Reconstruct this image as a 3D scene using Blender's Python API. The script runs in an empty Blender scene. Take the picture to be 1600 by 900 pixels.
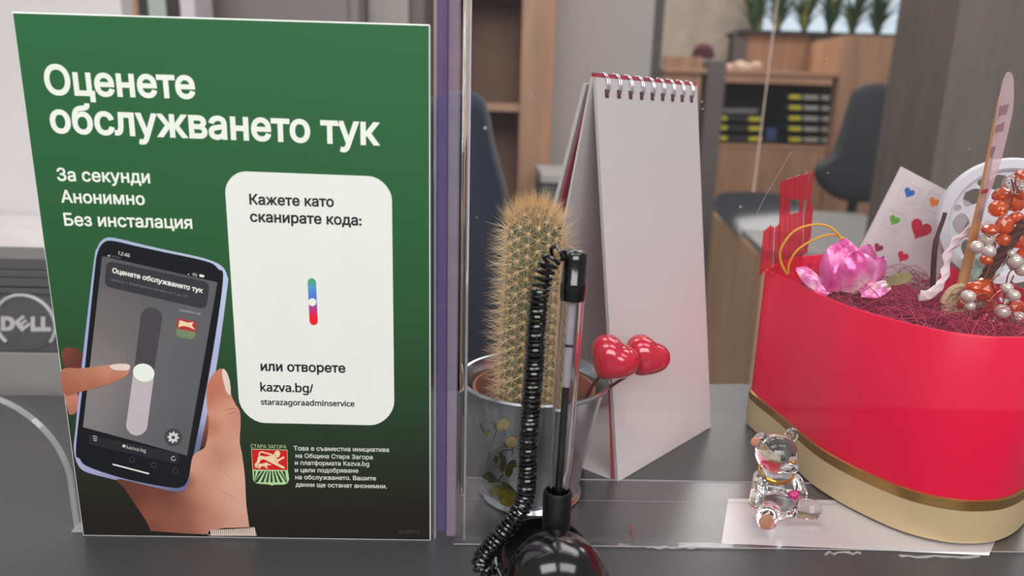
import bpy, bmesh, math, random
from math import sin, cos, pi, radians
from mathutils import Vector, Matrix, geometry

random.seed(7)
SC = bpy.context.scene
COL = SC.collection

# ------------------------------------------------------------------ camera
F_PX = 1100.0
PITCH, ROLL, YAW = 0.244162, 0.0277719, -0.0230171
CAM = Vector((0.173889, -0.268638, 0.180098))
_R = Vector((cos(YAW), sin(YAW), 0)); _H = Vector((-sin(YAW), cos(YAW), 0))
FW = _H*cos(PITCH) + Vector((0, 0, -sin(PITCH))); _U = _R.cross(FW)
RT = _R*cos(ROLL) + _U*sin(ROLL); UP = _U*cos(ROLL) - _R*sin(ROLL)
cam = bpy.data.cameras.new('camera'); camo = bpy.data.objects.new('camera', cam); COL.objects.link(camo)
cam.sensor_width = 36; cam.lens = F_PX/1600*36; cam.clip_start = 0.01; cam.clip_end = 60
camo.matrix_world = Matrix(((RT.x, UP.x, -FW.x, CAM.x), (RT.y, UP.y, -FW.y, CAM.y), (RT.z, UP.z, -FW.z, CAM.z), (0, 0, 0, 1)))
cam.dof.use_dof = True; cam.dof.focus_distance = 0.315; cam.dof.aperture_fstop = 8.5
SC.camera = camo

# ------------------------------------------------------------------ world, lamps, exposure
W = bpy.data.worlds.new('room_light'); SC.world = W; W.use_nodes = True
W.node_tree.nodes['Background'].inputs[0].default_value = (0.93, 0.95, 1.0, 1)
W.node_tree.nodes['Background'].inputs[1].default_value = 0.28
SC.view_settings.view_transform = 'Standard'; SC.view_settings.look = 'None'
SC.view_settings.gamma = 1; SC.view_settings.use_curve_mapping = False; SC.view_settings.exposure = -0.1

def ceiling_and_window_lamp(x, y, z, sx, sy, power, rot=(0, 0, 0), col=(1, 0.97, 0.94)):
    l = bpy.data.lights.new('ceiling_and_window_lamp', 'AREA'); l.shape = 'RECTANGLE'; l.size = sx; l.size_y = sy
    l.energy = power; l.color = col
    o = bpy.data.objects.new('ceiling_and_window_lamp', l); COL.objects.link(o); o.location = (x, y, z); o.rotation_euler = rot
    return o
ceiling_and_window_lamp(-0.6, -0.7, 1.75, 1.2, 0.6, 16)
ceiling_and_window_lamp(0.9, -0.7, 1.75, 1.2, 0.6, 13)
ceiling_and_window_lamp(-0.5, 0.9, 1.75, 1.2, 0.6, 13)
ceiling_and_window_lamp(1.1, 0.9, 1.75, 1.2, 0.6, 13)
ceiling_and_window_lamp(0.9, 2.6, 1.75, 1.2, 0.6, 18)
ceiling_and_window_lamp(2.2, 2.2, 1.75, 1.2, 0.6, 19)
ceiling_and_window_lamp(1.4, 4.2, 1.75, 1.2, 0.6, 34)
# daylight from the hall's windows behind the visitor's back
ceiling_and_window_lamp(0.1, -2.4, 1.35, 2.6, 1.1, 70, (radians(64), 0, 0), (1.0, 0.98, 0.97))

# ------------------------------------------------------------------ pixel of the 1600x900 photograph -> point in the place
def ray(x, y): return FW + RT*((x-800)/F_PX) - UP*((y-450)/F_PX)
def atY(x, y, Y): d = ray(x, y); return CAM + d*((Y-CAM.y)/d.y)
def atZ(x, y, Z=0.0): d = ray(x, y); return CAM + d*((Z-CAM.z)/d.z)
def atX(x, y, X): d = ray(x, y); return CAM + d*((X-CAM.x)/d.x)

# ------------------------------------------------------------------ materials
def lin(c): return c/12.92 if c <= 0.04045 else ((c+0.055)/1.055)**2.4
def rgb(r, g, b): return (lin(r/255), lin(g/255), lin(b/255), 1)
_mats = {}
def mat(name, c, rough=0.5, metal=0.0, spec=0.5, var=0.06, scale=40, coat=0.0, trans=0.0, ior=1.45, alpha=1.0, bump=0.0, sheen=0.0, stretch=None, sss=0.0):
    if name in _mats: return _mats[name]
    m = bpy.data.materials.new(name); m.use_nodes = True; nt = m.node_tree; b = nt.nodes['Principled BSDF']
    c = rgb(*c)
    tc = nt.nodes.new('ShaderNodeTexCoord'); nz = nt.nodes.new('ShaderNodeTexNoise'); nz.inputs['Scale'].default_value = scale
    nz.inputs['Detail'].default_value = 4
    if stretch:
        mp = nt.nodes.new('ShaderNodeMapping'); mp.inputs['Scale'].default_value = stretch
        nt.links.new(tc.outputs['Object'], mp.inputs[0]); nt.links.new(mp.outputs[0], nz.inputs[0])
    else: nt.links.new(tc.outputs['Object'], nz.inputs[0])
    rp = nt.nodes.new('ShaderNodeValToRGB')
    rp.color_ramp.elements[0].color = tuple(v*(1-var) for v in c[:3])+(1,); rp.color_ramp.elements[1].color = tuple(min(1, v*(1+var)) for v in c[:3])+(1,)
    rp.color_ramp.elements[0].position = 0.3; rp.color_ramp.elements[1].position = 0.7
    nt.links.new(nz.outputs[0], rp.inputs[0]); nt.links.new(rp.outputs[0], b.inputs['Base Color'])
    b.inputs['Roughness'].default_value = rough; b.inputs['Metallic'].default_value = metal
    b.inputs['Specular IOR Level'].default_value = spec; b.inputs['Coat Weight'].default_value = coat
    b.inputs['Coat Roughness'].default_value = 0.08
    b.inputs['Transmission Weight'].default_value = trans; b.inputs['IOR'].default_value = ior; b.inputs['Alpha'].default_value = alpha
    b.inputs['Sheen Weight'].default_value = sheen
    if sss: b.inputs['Subsurface Weight'].default_value = sss; b.inputs['Subsurface Scale'].default_value = 0.003
    if bump:
        bp = nt.nodes.new('ShaderNodeBump'); bp.inputs['Strength'].default_value = bump; bp.inputs['Distance'].default_value = 0.001
        nt.links.new(nz.outputs[0], bp.inputs['Height']); nt.links.new(bp.outputs[0], b.inputs['Normal'])
    _mats[name] = m; return m

def clear(name, tint=(1, 1, 1), ior=1.49, gloss=(1, 1, 1), rough=0.02):
    """clear plastic sheet: what passes through is tinted, what reflects follows Fresnel"""
    if name in _mats: return _mats[name]
    m = bpy.data.materials.new(name); m.use_nodes = True; nt = m.node_tree; nt.nodes.clear()
    out = nt.nodes.new('ShaderNodeOutputMaterial'); mx = nt.nodes.new('ShaderNodeMixShader'); fr = nt.nodes.new('ShaderNodeFresnel')
    tr = nt.nodes.new('ShaderNodeBsdfTransparent'); gl = nt.nodes.new('ShaderNodeBsdfGlossy')
    fr.inputs[0].default_value = ior; tr.inputs[0].default_value = (*tint, 1); gl.inputs[0].default_value = (*gloss, 1); gl.inputs[1].default_value = rough
    ge = nt.nodes.new('ShaderNodeNewGeometry'); ex = nt.nodes.new('ShaderNodeMapRange'); ex.inputs['To Min'].default_value = ior; ex.inputs['To Max'].default_value = 1/ior
    nt.links.new(ge.outputs['Backfacing'], ex.inputs['Value']); nt.links.new(ex.outputs[0], fr.inputs[0])
    nt.links.new(fr.outputs[0], mx.inputs[0]); nt.links.new(tr.outputs[0], mx.inputs[1]); nt.links.new(gl.outputs[0], mx.inputs[2]); nt.links.new(mx.outputs[0], out.inputs[0])
    _mats[name] = m; return m

def film(name, c, alpha, rough=0.25):
    """translucent coloured plastic: part scatters, part passes tinted light"""
    if name in _mats: return _mats[name]
    m = bpy.data.materials.new(name); m.use_nodes = True; nt = m.node_tree; b = nt.nodes['Principled BSDF']; c = rgb(*c)
    tr = nt.nodes.new('ShaderNodeBsdfTransparent'); mx = nt.nodes.new('ShaderNodeMixShader'); nz = nt.nodes.new('ShaderNodeTexNoise'); mr = nt.nodes.new('ShaderNodeMapRange')
    tc = nt.nodes.new('ShaderNodeTexCoord'); nt.links.new(tc.outputs['Object'], nz.inputs[0])
    nz.inputs['Scale'].default_value = 120; mr.inputs['To Min'].default_value = max(0, alpha-0.1); mr.inputs['To Max'].default_value = min(1, alpha+0.1)
    k = max(c[:3]); tr.inputs[0].default_value = tuple(0.35+0.65*v/k for v in c[:3])+(1,)
    b.inputs['Base Color'].default_value = c; b.inputs['Roughness'].default_value = rough
    nt.links.new(nz.outputs[0], mr.inputs[0]); nt.links.new(mr.outputs[0], mx.inputs[0]); nt.links.new(tr.outputs[0], mx.inputs[1]); nt.links.new(b.outputs[0], mx.inputs[2])
    nt.links.new(mx.outputs[0], nt.nodes['Material Output'].inputs[0])
    _mats[name] = m; return m

def wood(name, c1, c2, scale=6, rough=0.45, axis=(1, 1, 0.12)):
    if name in _mats: return _mats[name]
    m = bpy.data.materials.new(name); m.use_nodes = True; nt = m.node_tree; b = nt.nodes['Principled BSDF']
    tc = nt.nodes.new('ShaderNodeTexCoord'); mp = nt.nodes.new('ShaderNodeMapping'); mp.inputs['Scale'].default_value = axis
    nz = nt.nodes.new('ShaderNodeTexNoise'); nz.inputs['Scale'].default_value = scale*6; nz.inputs['Detail'].default_value = 6; nz.inputs['Distortion'].default_value = 0.6
    rp = nt.nodes.new('ShaderNodeValToRGB'); rp.color_ramp.elements[0].color = rgb(*c1); rp.color_ramp.elements[1].color = rgb(*c2)
    rp.color_ramp.elements[0].position = 0.35; rp.color_ramp.elements[1].position = 0.65
    nt.links.new(tc.outputs['Object'], mp.inputs[0]); nt.links.new(mp.outputs[0], nz.inputs[0]); nt.links.new(nz.outputs[0], rp.inputs[0]); nt.links.new(rp.outputs[0], b.inputs['Base Color'])
    b.inputs['Roughness'].default_value = rough
    _mats[name] = m; return m

def vcol(name, rough=0.4, spec=0.5, metal=0.0):
    if name in _mats: return _mats[name]
    m = bpy.data.materials.new(name); m.use_nodes = True; nt = m.node_tree; b = nt.nodes['Principled BSDF']
    a = nt.nodes.new('ShaderNodeAttribute'); a.attribute_name = 'Col'; nt.links.new(a.outputs['Color'], b.inputs['Base Color'])
    b.inputs['Roughness'].default_value = rough; b.inputs['Specular IOR Level'].default_value = spec; b.inputs['Metallic'].default_value = metal
    _mats[name] = m; return m

def emit(name, c, s):
    if name in _mats: return _mats[name]
    m = bpy.data.materials.new(name); m.use_nodes = True; nt = m.node_tree; b = nt.nodes['Principled BSDF']
    b.inputs['Emission Color'].default_value = rgb(*c); b.inputs['Emission Strength'].default_value = s
    nz = nt.nodes.new('ShaderNodeTexNoise'); nz.inputs['Scale'].default_value = 3
    _mats[name] = m; return m

# ------------------------------------------------------------------ mesh collector
def V(*a): return Vector(a[0] if len(a) == 1 else a)
class M:
    def __init__(s): s.v = []; s.f = []; s.col = None
    def add(s, vs, fs):
        n = len(s.v); s.v += [Vector(p) for p in vs]; s.f += [tuple(i+n for i in f) for f in fs]; return s
    def box(s, a, b, bev=0.0, T=None):
        a, b = Vector(a), Vector(b); lo = Vector(map(min, a, b)); hi = Vector(map(max, a, b))
        bm = bmesh.new(); bmesh.ops.create_cube(bm, size=1)
        for v in bm.verts: v.co = Vector((lo[i]+(v.co[i]+0.5)*(hi[i]-lo[i]) for i in range(3)))
        if bev: bmesh.ops.bevel(bm, geom=list(bm.edges), offset=bev, segments=3, affect='EDGES', profile=0.5)
        return s.bm(bm, T)
    def bm(s, bm, T=None):
        bm.verts.index_update()
        vs = [(T @ v.co) if T else v.co.copy() for v in bm.verts]; fs = [[v.index for v in f.verts] for f in bm.faces]; bm.free(); return s.add(vs, fs)
    def sphere(s, c, r, seg=16, rings=10, T=None):
        if not hasattr(r, '__len__'): r = (r, r, r)
        bm = bmesh.new(); bmesh.ops.create_uvsphere(bm, u_segments=seg, v_segments=rings, radius=1)
        for v in bm.verts:
            p = Vector((v.co.x*r[0], v.co.y*r[1], v.co.z*r[2])); v.co = (T @ p if T else p) + Vector(c)
        return s.bm(bm)
    def rings(s, rs, closed=True, cap=(True, True)):
        n = len(rs[0]); base = len(s.v)
        for r in rs: s.v += [Vector(p) for p in r]
        for i in range(len(rs)-1):
            for j in range(n if closed else n-1):
                a = base+i*n+j; b = base+i*n+(j+1) % n; s.f.append((a, b, b+n, a+n))
        if cap[0]: s.f.append(tuple(base+j for j in range(n))[::-1])
        if cap[1]: s.f.append(tuple(base+(len(rs)-1)*n+j for j in range(n)))
        return s
    def lathe(s, prof, c, seg=40, axis=None, cap=(True, True)):
        c = Vector(c); T = Matrix.Identity(3) if axis is None else Vector((0, 0, 1)).rotation_difference(Vector(axis)).to_matrix()
        return s.rings([[c + T @ Vector((r*cos(2*pi*k/seg), r*sin(2*pi*k/seg), z)) for k in range(seg)] for r, z in prof], True, cap)
    def tube(s, pts, r, seg=8, cap=True):
        pts = [Vector(p) for p in pts]; n = len(pts); rr = r if hasattr(r, '__len__') else [r]*n
        t0 = (pts[1]-pts[0]).normalized(); nrm = t0.orthogonal().normalized(); rs = []
        for i, p in enumerate(pts):
            t = (pts[min(i+1, n-1)]-pts[max(i-1, 0)]).normalized()
            nrm = (nrm - t*nrm.dot(t))
            nrm = nrm.normalized() if nrm.length > 1e-9 else t.orthogonal().normalized()
            b = t.cross(nrm); rs.append([p + (nrm*cos(2*pi*k/seg)+b*sin(2*pi*k/seg))*rr[i] for k in range(seg)])
        return s.rings(rs, True, (cap, cap))
    def prism(s, pts, ext):
        """flat polygon (list of 3-D points) given thickness along ext"""
        pts = [Vector(p) for p in pts]; ext = Vector(ext); n = len(pts)
        tri = geometry.tessellate_polygon([pts])
        fs = [tuple(t) for t in tri] + [tuple(i+n for i in t[::-1]) for t in tri] + [(i, (i+1) % n, (i+1) % n+n, i+n) for i in range(n)]
        return s.add(pts+[p+ext for p in pts], fs)
    def build(s, name, m, parent=None, smooth=True, origin=None, angle=40):
        o0 = Vector(origin) if origin is not None else (WL[parent] if parent is not None else Vector((0, 0, 0)))
        if parent is not None: o0 = WL[parent]
        me = bpy.data.meshes.new(name); me.from_pydata([tuple(p-o0) for p in s.v], [], s.f); me.update()
        bm = bmesh.new(); bm.from_mesh(me); bmesh.ops.recalc_face_normals(bm, faces=bm.faces); bm.to_mesh(me); bm.free()
        if s.col is not None:
            a = me.color_attributes.new('Col', 'FLOAT_COLOR', 'POINT')
            for i, c in enumerate(s.col): a.data[i].color = c
        if m: me.materials.append(m)
        if smooth:
            me.polygons.foreach_set('use_smooth', [True]*len(me.polygons))
            try: me.set_sharp_from_angle(angle=radians(angle))
            except Exception: pass
        o = bpy.data.objects.new(name, me); COL.objects.link(o)
        if parent is not None: o.parent = parent; WL[o] = o0
        else: o.location = o0; WL[o] = o0
        return o
WL = {}
def tag(o, label, cat, group=None, kind=None):
    if label: o['label'] = label
    if cat: o['category'] = cat
    if group: o['group'] = group
    if kind: o['kind'] = kind
    return o
def thing(name, label, cat, loc, group=None):
    o = bpy.data.objects.new(name, None); COL.objects.link(o); o.location = loc; o.empty_display_size = 0.01
    WL[o] = Vector(loc); return tag(o, label, cat, group)
def solo(Mb, name, m, label, cat, origin, group=None, smooth=True, kind=None):
    return tag(Mb.build(name, m, None, smooth, origin), label, cat, group, kind)
def struct(Mb, name, m, smooth=False):
    o = Mb.build(name, m, None, smooth); o['kind'] = 'structure'; return o
def spline(pts, n=8, closed=False):
    P = [Vector(p) for p in pts]; out = []; N = len(P)
    for i in range(N if closed else N-1):
        g = (lambda k: P[k % N]) if closed else (lambda k: P[max(0, min(N-1, k))])
        a, b, c, d = g(i-1), g(i), g(i+1), g(i+2)
        for k in range(n):
            t = k/n; out.append(0.5*((2*b)+(c-a)*t+(2*a-5*b+4*c-d)*t*t+(3*b-a-3*c+d)*t**3))
    if not closed: out.append(P[-1].copy())
    return out
def lerp(a, b, t): return a+(b-a)*t

# ------------------------------------------------------------------ lettering: outlines of the built-in font, filled by winding number
_out = {}
def sans(s):
    # latin letters and digits in the upright sans cut of the same fallback family as the cyrillic
    o = ''
    for ch in s:
        if 'a' <= ch <= 'z': o += chr(0x1D5BA+ord(ch)-97)
        elif 'A' <= ch <= 'Z': o += chr(0x1D5A0+ord(ch)-65)
        elif '0' <= ch <= '9': o += chr(0x1D7E2+ord(ch)-48)
        else: o += ch
    return o
def outlines(s):
    if s in _out: return _out[s]
    c = bpy.data.curves.new('t', 'FONT'); c.body = sans(s); o = bpy.data.objects.new('t', c); COL.objects.link(o)
    bpy.context.view_layer.update(); dg = bpy.context.evaluated_depsgraph_get()
    cu = o.evaluated_get(dg).to_curve(dg); res = []
    for sp in cu.splines:
        loop = []
        if sp.type == 'BEZIER':
            bp = sp.bezier_points; n = len(bp)
            for i in range(n):
                a, b = bp[i], bp[(i+1) % n]
                straight = (a.handle_right-a.co).cross(b.co-a.co).length < 1e-6 and (b.handle_left-b.co).cross(b.co-a.co).length < 1e-6
                for p in ([a.co] if straight else geometry.interpolate_bezier(a.co, a.handle_right, b.handle_left, b.co, 7)[:-1]): loop.append(Vector((p.x, p.y)))
        else: loop = [Vector((p.co.x, p.co.y)) for p in sp.points]
        L = []
        for p in loop:
            if not L or (p-L[-1]).length > 1e-5: L.append(p)
        if len(L) > 1 and (L[0]-L[-1]).length < 1e-5: L.pop()
        if len(L) > 2: res.append(L)
    o.evaluated_get(dg).to_curve_clear(); bpy.data.objects.remove(o); bpy.data.curves.remove(c)
    _out[s] = res; return res
def area2(L): return sum(L[i-1].x*L[i].y-L[i].x*L[i-1].y for i in range(len(L)))/2
def embolden(loops, d):
    if not d: return loops
    big = max(loops, key=lambda L: abs(area2(L))); sg = 1 if area2(big) > 0 else -1; res = []
    for L in loops:
        n = len(L); R = []
        for i in range(n):
            a = (L[i]-L[i-1]); b = (L[(i+1) % n]-L[i])
            a = a.normalized() if a.length else Vector((1, 0)); b = b.normalized() if b.length else a
            na = Vector((a.y, -a.x)); nb = Vector((b.y, -b.x)); m = na+nb
            m = na if m.length < 0.3 else m.normalized()/max(0.5, (m.length/2))
            R.append(L[i]+m*d*sg)
        res.append(R)
    return res
def fill(loops):
    vs = []; ed = []
    for L in loops:
        n = len(vs); vs += L; ed += [(n+i, n+(i+1) % len(L)) for i in range(len(L))]
    r = geometry.delaunay_2d_cdt(vs, ed, [], 0, 1e-6)
    V2, T = r[0], r[2]; keep = []
    segs = [(L[i], L[(i+1) % len(L)]) for L in loops for i in range(len(L))]
    for t in T:
        if len(t) != 3: continue
        c = (V2[t[0]]+V2[t[1]]+V2[t[2]])/3; w = 0
        for a, b in segs:
            if (a.y <= c.y) != (b.y <= c.y):
                x = a.x+(c.y-a.y)/(b.y-a.y)*(b.x-a.x)
                if x > c.x: w += 1 if b.y > a.y else -1
        if w: keep.append(t)
    return V2, keep
_fill = {}
def glyphs(s, bold):
    """one line of lettering as flat triangles, letter by letter"""
    if (s, bold) not in _fill:
        loops = outlines(s)
        # letters do not overlap in x much: fill cluster by cluster
        loops = sorted(loops, key=lambda L: min(p.x for p in L)); cl = []; mx = -9
        for L in loops:
            a, b = min(p.x for p in L), max(p.x for p in L)
            if cl and a < mx: cl[-1].append(L); mx = max(mx, b)
            else: cl.append([L]); mx = b
        vs, fs = [], []
        for c in cl:
            v, f = fill(embolden(c, bold)); n = len(vs); vs += list(v); fs += [tuple(i+n for i in t) for t in f]
        x0 = min(v.x for v in vs); x1 = max(v.x for v in vs)
        _fill[(s, bold)] = (vs, fs, x0, x1)
    return _fill[(s, bold)]

# ================================================================== THE SETTING
FL = -1.0
m_counter = mat('counter_laminate', (64, 64, 66), 0.33, var=0.10, scale=900, spec=0.35)
m_edge = mat('counter_edge', (60, 60, 62), 0.5)
m_wallw = mat('white_paint', (222, 217, 217), 0.8, scale=3, var=0.03)
m_wallg = mat('beige_paint', (150, 140, 134), 0.8, scale=2)
m_floor = mat('floor_vinyl', (120, 112, 106), 0.6, scale=8)
struct(M().box((-4, -2.5, FL-0.05), (7, 7, FL)), 'floor', m_floor)
struct(M().box((-4, 6.2, FL), (7, 6.3, 2.2)), 'wall_rear', m_wallg)
# white wall on the left, behind the monitor
pl = atY(190, 20, 1.25)
struct(M().box((-2.6, 1.25, FL), (pl.x, 1.37, 2.0)), 'wall_left', m_wallw)
# grey-brown pillar on the right
m_pillar = mat('pillar_laminate', (116, 105, 98), 0.55, scale=5, var=0.16, stretch=(6, 6, 0.6))
pp = atY(1383, 150, 1.72)
struct(M().box((pp.x, 1.45, FL), (pp.x+0.34, 1.72, 2.0), 0.004), 'pillar_right', m_pillar)
struct(M().box((atY(1450, 0, 5.8).x, 5.8, FL), (5.5, 5.9, 2.0)), 'wall_right', mat('pale_panel', (150, 145, 135), 0.7, scale=4))
# travertine pillar far behind the calendar
m_stone = mat('travertine', (176, 160, 144), 0.6, scale=9, var=0.14)
a = atY(1036, 40, 5.5); b = atY(1192, 40, 5.5)
struct(M().box((a.x, 5.5, FL), (b.x, 5.8, 2.0)), 'pillar_stone', m_stone)

# the counter: a thing one can find, its top runs to its rear edge
ct = thing('service_counter', 'grey speckled service counter top the sign and screen stand on', 'counter', (0.2, 0, -0.03))
ck = [(-1.2, .140), (-.12, .148), (.0, .152), (.343, .191), (1.4, .175)]
M().rings([[V(x, -.145, 0), V(x, y, 0), V(x, y, -.03), V(x, -.145, -.03)] for x, y in ck]).build('worktop', m_counter, ct, False)
M().box((-1.15, -0.12, FL), (1.35, -0.1, -0.03)).build('front_panel', m_edge, ct, False)
M().box((-1.15, 0.08, FL), (1.35, 0.10, -0.03)).build('rear_panel', m_edge, ct, False)

# ================================================================== CLEAR SCREEN
m_acr = clear('clear_acrylic', (0.985, 0.985, 0.985))
m_acre = clear('acrylic_cut_edge', (0.86, 0.86, 0.88), 1.6, rough=0.08)
m_frost = film('scuffed_acrylic_edge', (200, 200, 203), 0.24, 0.2)
sc = thing('acrylic_screen', 'clear acrylic counter screen with arched pass-through behind the green sign', 'screen', (0.2, 0, 0))
# right pane
M().box((0.1625, -0.003, 0.001), (0.72, 0.0, 0.62)).build('right_pane', m_acr, sc, False)
# left pane with the arched opening
cx, cz, R = -0.0465, 0.022, 0.041
arch = [(-0.0055, 0.001)] + [(cx+R*cos(t), cz+R*sin(t)) for t in [k*pi/2/14 for k in range(15)]] + [(-0.19-R*sin(t), cz+R*cos(t)) for t in [k*pi/2/14 for k in range(15)]] + [(-0.231, 0.001)]
outl = [(-0.5, 0.001), (-0.5, 0.62), (0.149, 0.62), (0.149, 0.001)]
M().prism([(x, 0.004, z) for x, z in arch+outl], (0, 0.003, 0)).build('left_pane', m_acr, sc, False)
M().tube(spline([(x, 0.0055, z) for x, z in arch], 3), 0.0012, 8).build('opening_rim', film('opening_edge', (215, 215, 218), 0.22, 0.15), sc)
# foot under the right pane, bent backwards
ft = M().box((0.157, -0.003, 0.0002), (0.72, 0.0525, 0.0010), 0.0003); ft.build('foot', clear('foot_sheet', (0.95, 0.945, 0.95), rough=0.3), sc, False)
M().tube([(0.158, 0.0525, 0.0012), (0.72, 0.0525, 0.0012)], 0.0004, 8).build('foot_edge', m_frost, sc)
M().tube([(0.158, 0.033, 0.0010), (0.72, 0.033, 0.0010)], 0.00012, 6).build('foot_score', m_frost, sc)
M().tube([(0.158, -0.0032, 0.0008), (0.72, -0.0032, 0.0008)], 0.0003, 8).build('bend_line', m_frost, sc)
M().box((-0.006, 0.002, 0.0001), (0.006, 0.03, 0.0012), 0.0003).build('foot', m_frost, sc, False)
# edge profile between the panes: purple film, lilac channel, bright cut edge
m_pur = film('purple_protective_film', (112, 98, 136), 0.5, 0.25)
m_lil = film('lilac_acrylic', (170, 160, 172), 0.34, 0.1)
M().box((0.1494, 0.0005, 0.001), (0.1502, 0.006, 0.62)).build('edge_strip', m_frost, sc, False)
M().box((0.1506, 0.0012, 0.004), (0.1545, 0.0062, 0.62), 0.0006).build('purple_strip', m_pur, sc)['label'] = 'purple film strip'
M().box((0.1546, 0.0, 0.002), (0.1588, 0.0062, 0.62), 0.0008).build('channel', m_lil, sc)
M().lathe([(0.0009, 0.0), (0.0017, 0.004), (0.0017, 0.6)], (0.1606, 0.018, 0.012), 20).build('edge_bead', mat('solid_acrylic', (250, 246, 240), 0.03, trans=1.0, ior=1.49, var=0.0), sc)
M().tube([(0.1625, -0.0015, 0.002), (0.1625, -0.0015, 0.62)], 0.0005, 6).build('edge_line', m_frost, sc)
# scratches and long painted reflection on the pane
M().tube(spline([atY(1166, 372, -0.0031), atY(1190, 318, -0.0031), atY(1222, 262, -0.0031), atY(1236, 238, -0.0031)], 5), 0.00009, 5).build('scratch', m_frost, sc)
for x, y, r in ((758, 200, .0007), (848, 272, .0003), (1097, 159, .00035), (1098, 170, .00035), (1157, 323, .0005), (1291, 92, .0003), (1294, 270, .0003), (893, 193, .00025), (745, 340, .0003), (1515, 233, .0003), (831, 150, .00025), (1260, 268, .0003), (1168, 357, .0005), (1160, 349, .0004)):  # dust specks, and first a painted dot for the glare on the navy chair
    p = atY(x, y, -0.0031); M().sphere(p, (r, 0.00008, r), 8, 6).build('dust_and_glint_speck', m_frost, sc)
M().prism([atY(x, y, -.0031) for x, y in ((1211, 0), (1218, 0), (1200, 140), (1180, 300), (1174, 300), (1194, 140))], (0, -.00005, 0)).build('reflected_line', film('painted_reflection', (190, 180, 176), .16, .5), sc, False)  # pale film strip standing in for a line reflected in the pane
# glue marks at the foot
for x0, x1, y in ((1010, 1100, 855), (1290, 1345, 863), (1405, 1530, 868), (965, 985, 850)):
    P = [atZ(lerp(x0, x1, k/9), y+random.uniform(-1, 4)+(x1-x0)*0.004*k/9, 0.0004) for k in range(10)]
    M().tube(P, [random.uniform(.0003, .0009) for _ in P], 6).build('glue_smear', film('dry_glue', (190, 186, 184), 0.4, .5), sc)
p0, p1 = atZ(985, 822, .0011), atZ(990, 842, .0011)
M().tube([p0, lerp(p0, p1, .5)+V(.0002, 0, 0), p1], 0.0003, 6).build('ink_mark', mat('red_ink', (170, 35, 80), 0.5), sc)['label'] = 'short red pen mark on the clear foot'

# paper sheet under the foot
pts = [atZ(1138, 779, .0001), atZ(1127, 849, .0001), atZ(1340, 858, .0001), atZ(1545, 868, .0001), atZ(1560, 835, .0001), atZ(1440, 790, .0001), atZ(1330, 782, .0001)]
solo(M().prism(pts, (0, 0, 0.00008)), 'paper_slip', mat('bright_paper', (234, 231, 231), 0.7, scale=60, var=0.03), 'white paper slip lying under the clear foot beneath the glass bear', 'paper', pts[0], smooth=False)

# ================================================================== GREEN SIGN
sg = thing('rating_sign', 'green printed service rating sign leaning against the clear screen', 'sign', (0.074, 0.001, 0))
M().box((0, 0.00012, 0), (0.148, 0.0022, 0.210), 0.0003).build('board', mat('white_pvc', (232, 234, 230), 0.4), sg, False)
LAY = 0.00003
def onsign(x, y, k): p = atY(x, y, 0.0); p.y -= k*LAY; return p
def flat(px, k):
    """flat printed shape from its outline"""
    m = M(); P = [onsign(x, y, k) for x, y in px]; tri = geometry.tessellate_polygon([P]); return m.add(P, tri)
def rquad(c, r, n=7):
    """quadrilateral with rounded corners"""
    c = [Vector(p) for p in c]; out = []
    for i in range(len(c)):
        a, b, d = c[i-1], c[i], c[(i+1) % len(c)]; rr = r[i] if hasattr(r, '__len__') else r
        p = b+(a-b).normalized()*rr; q = b+(d-b).normalized()*rr
        for k in range(n+1):
            t = k/n; w = 0.60
            # conic through the corner
            den = (1-t)**2+2*w*t*(1-t)+t*t; out.append((p*(1-t)**2+b*2*w*t*(1-t)+q*t*t)/den)
    return [(v.x, v.y) for v in out]
def blend(keys):
    """colour field from (x, y, radius, colour) spots of the printed picture"""
    # the print is a little greyed
    ks = [(x, y, s, rgb(*[lerp(v, sum(c)/3+8, .16) for v in c])) for x, y, s, c in keys]
    def f(x, y):
        W_ = 1e-9; o = [0, 0, 0]
        for kx, ky, s, c in ks:
            w = math.exp(-((x-kx)**2+(y-ky)**2)/(2*s*s)); W_ += w
            for i in range(3): o[i] += w*c[i]
        return (o[0]/W_, o[1]/W_, o[2]/W_, 1)
    return f
def cdt_area(px, step):
    """outline filled with a fine mesh"""
    L = [Vector(p) for p in px]; L = [p for i, p in enumerate(L) if (p-L[i-1]).length > 0.05]
    x0, x1 = min(p.x for p in L), max(p.x for p in L); y0, y1 = min(p.y for p in L), max(p.y for p in L)
    vs = list(L); ed = [(i, (i+1) % len(L)) for i in range(len(L))]
    y = y0+step*0.53
    while y < y1:
        x = x0+step*0.47
        while x < x1: vs.append(Vector((x+random.uniform(-.1, .1), y+random.uniform(-.1, .1)))); x += step
        y += step
    r = geometry.delaunay_2d_cdt(vs, ed, [], 0, 1e-4); V2, T = r[0], r[2]; keep = []
    for t in T:
        c = (V2[t[0]]+V2[t[1]]+V2[t[2]])/3; w = False
        for i in range(len(L)):
            a, b = L[i-1], L[i]
            if (a.y > c.y) != (b.y > c.y) and c.x < (b.x-a.x)*(c.y-a.y)/(b.y-a.y)+a.x: w = not w
        if w: keep.append(tuple(t))
    return V2, keep
def painted(px, k, f, step=4.0):
    """printed halftone area carrying the picture's colours"""
    V2, keep = cdt_area(px, step)
    m = M().add([onsign(p.x, p.y, k) for p in V2], keep); m.col = [f(p.x, p.y) for p in V2]; return m
m_print = vcol('printed_ink', 0.5, 0.18)
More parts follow.
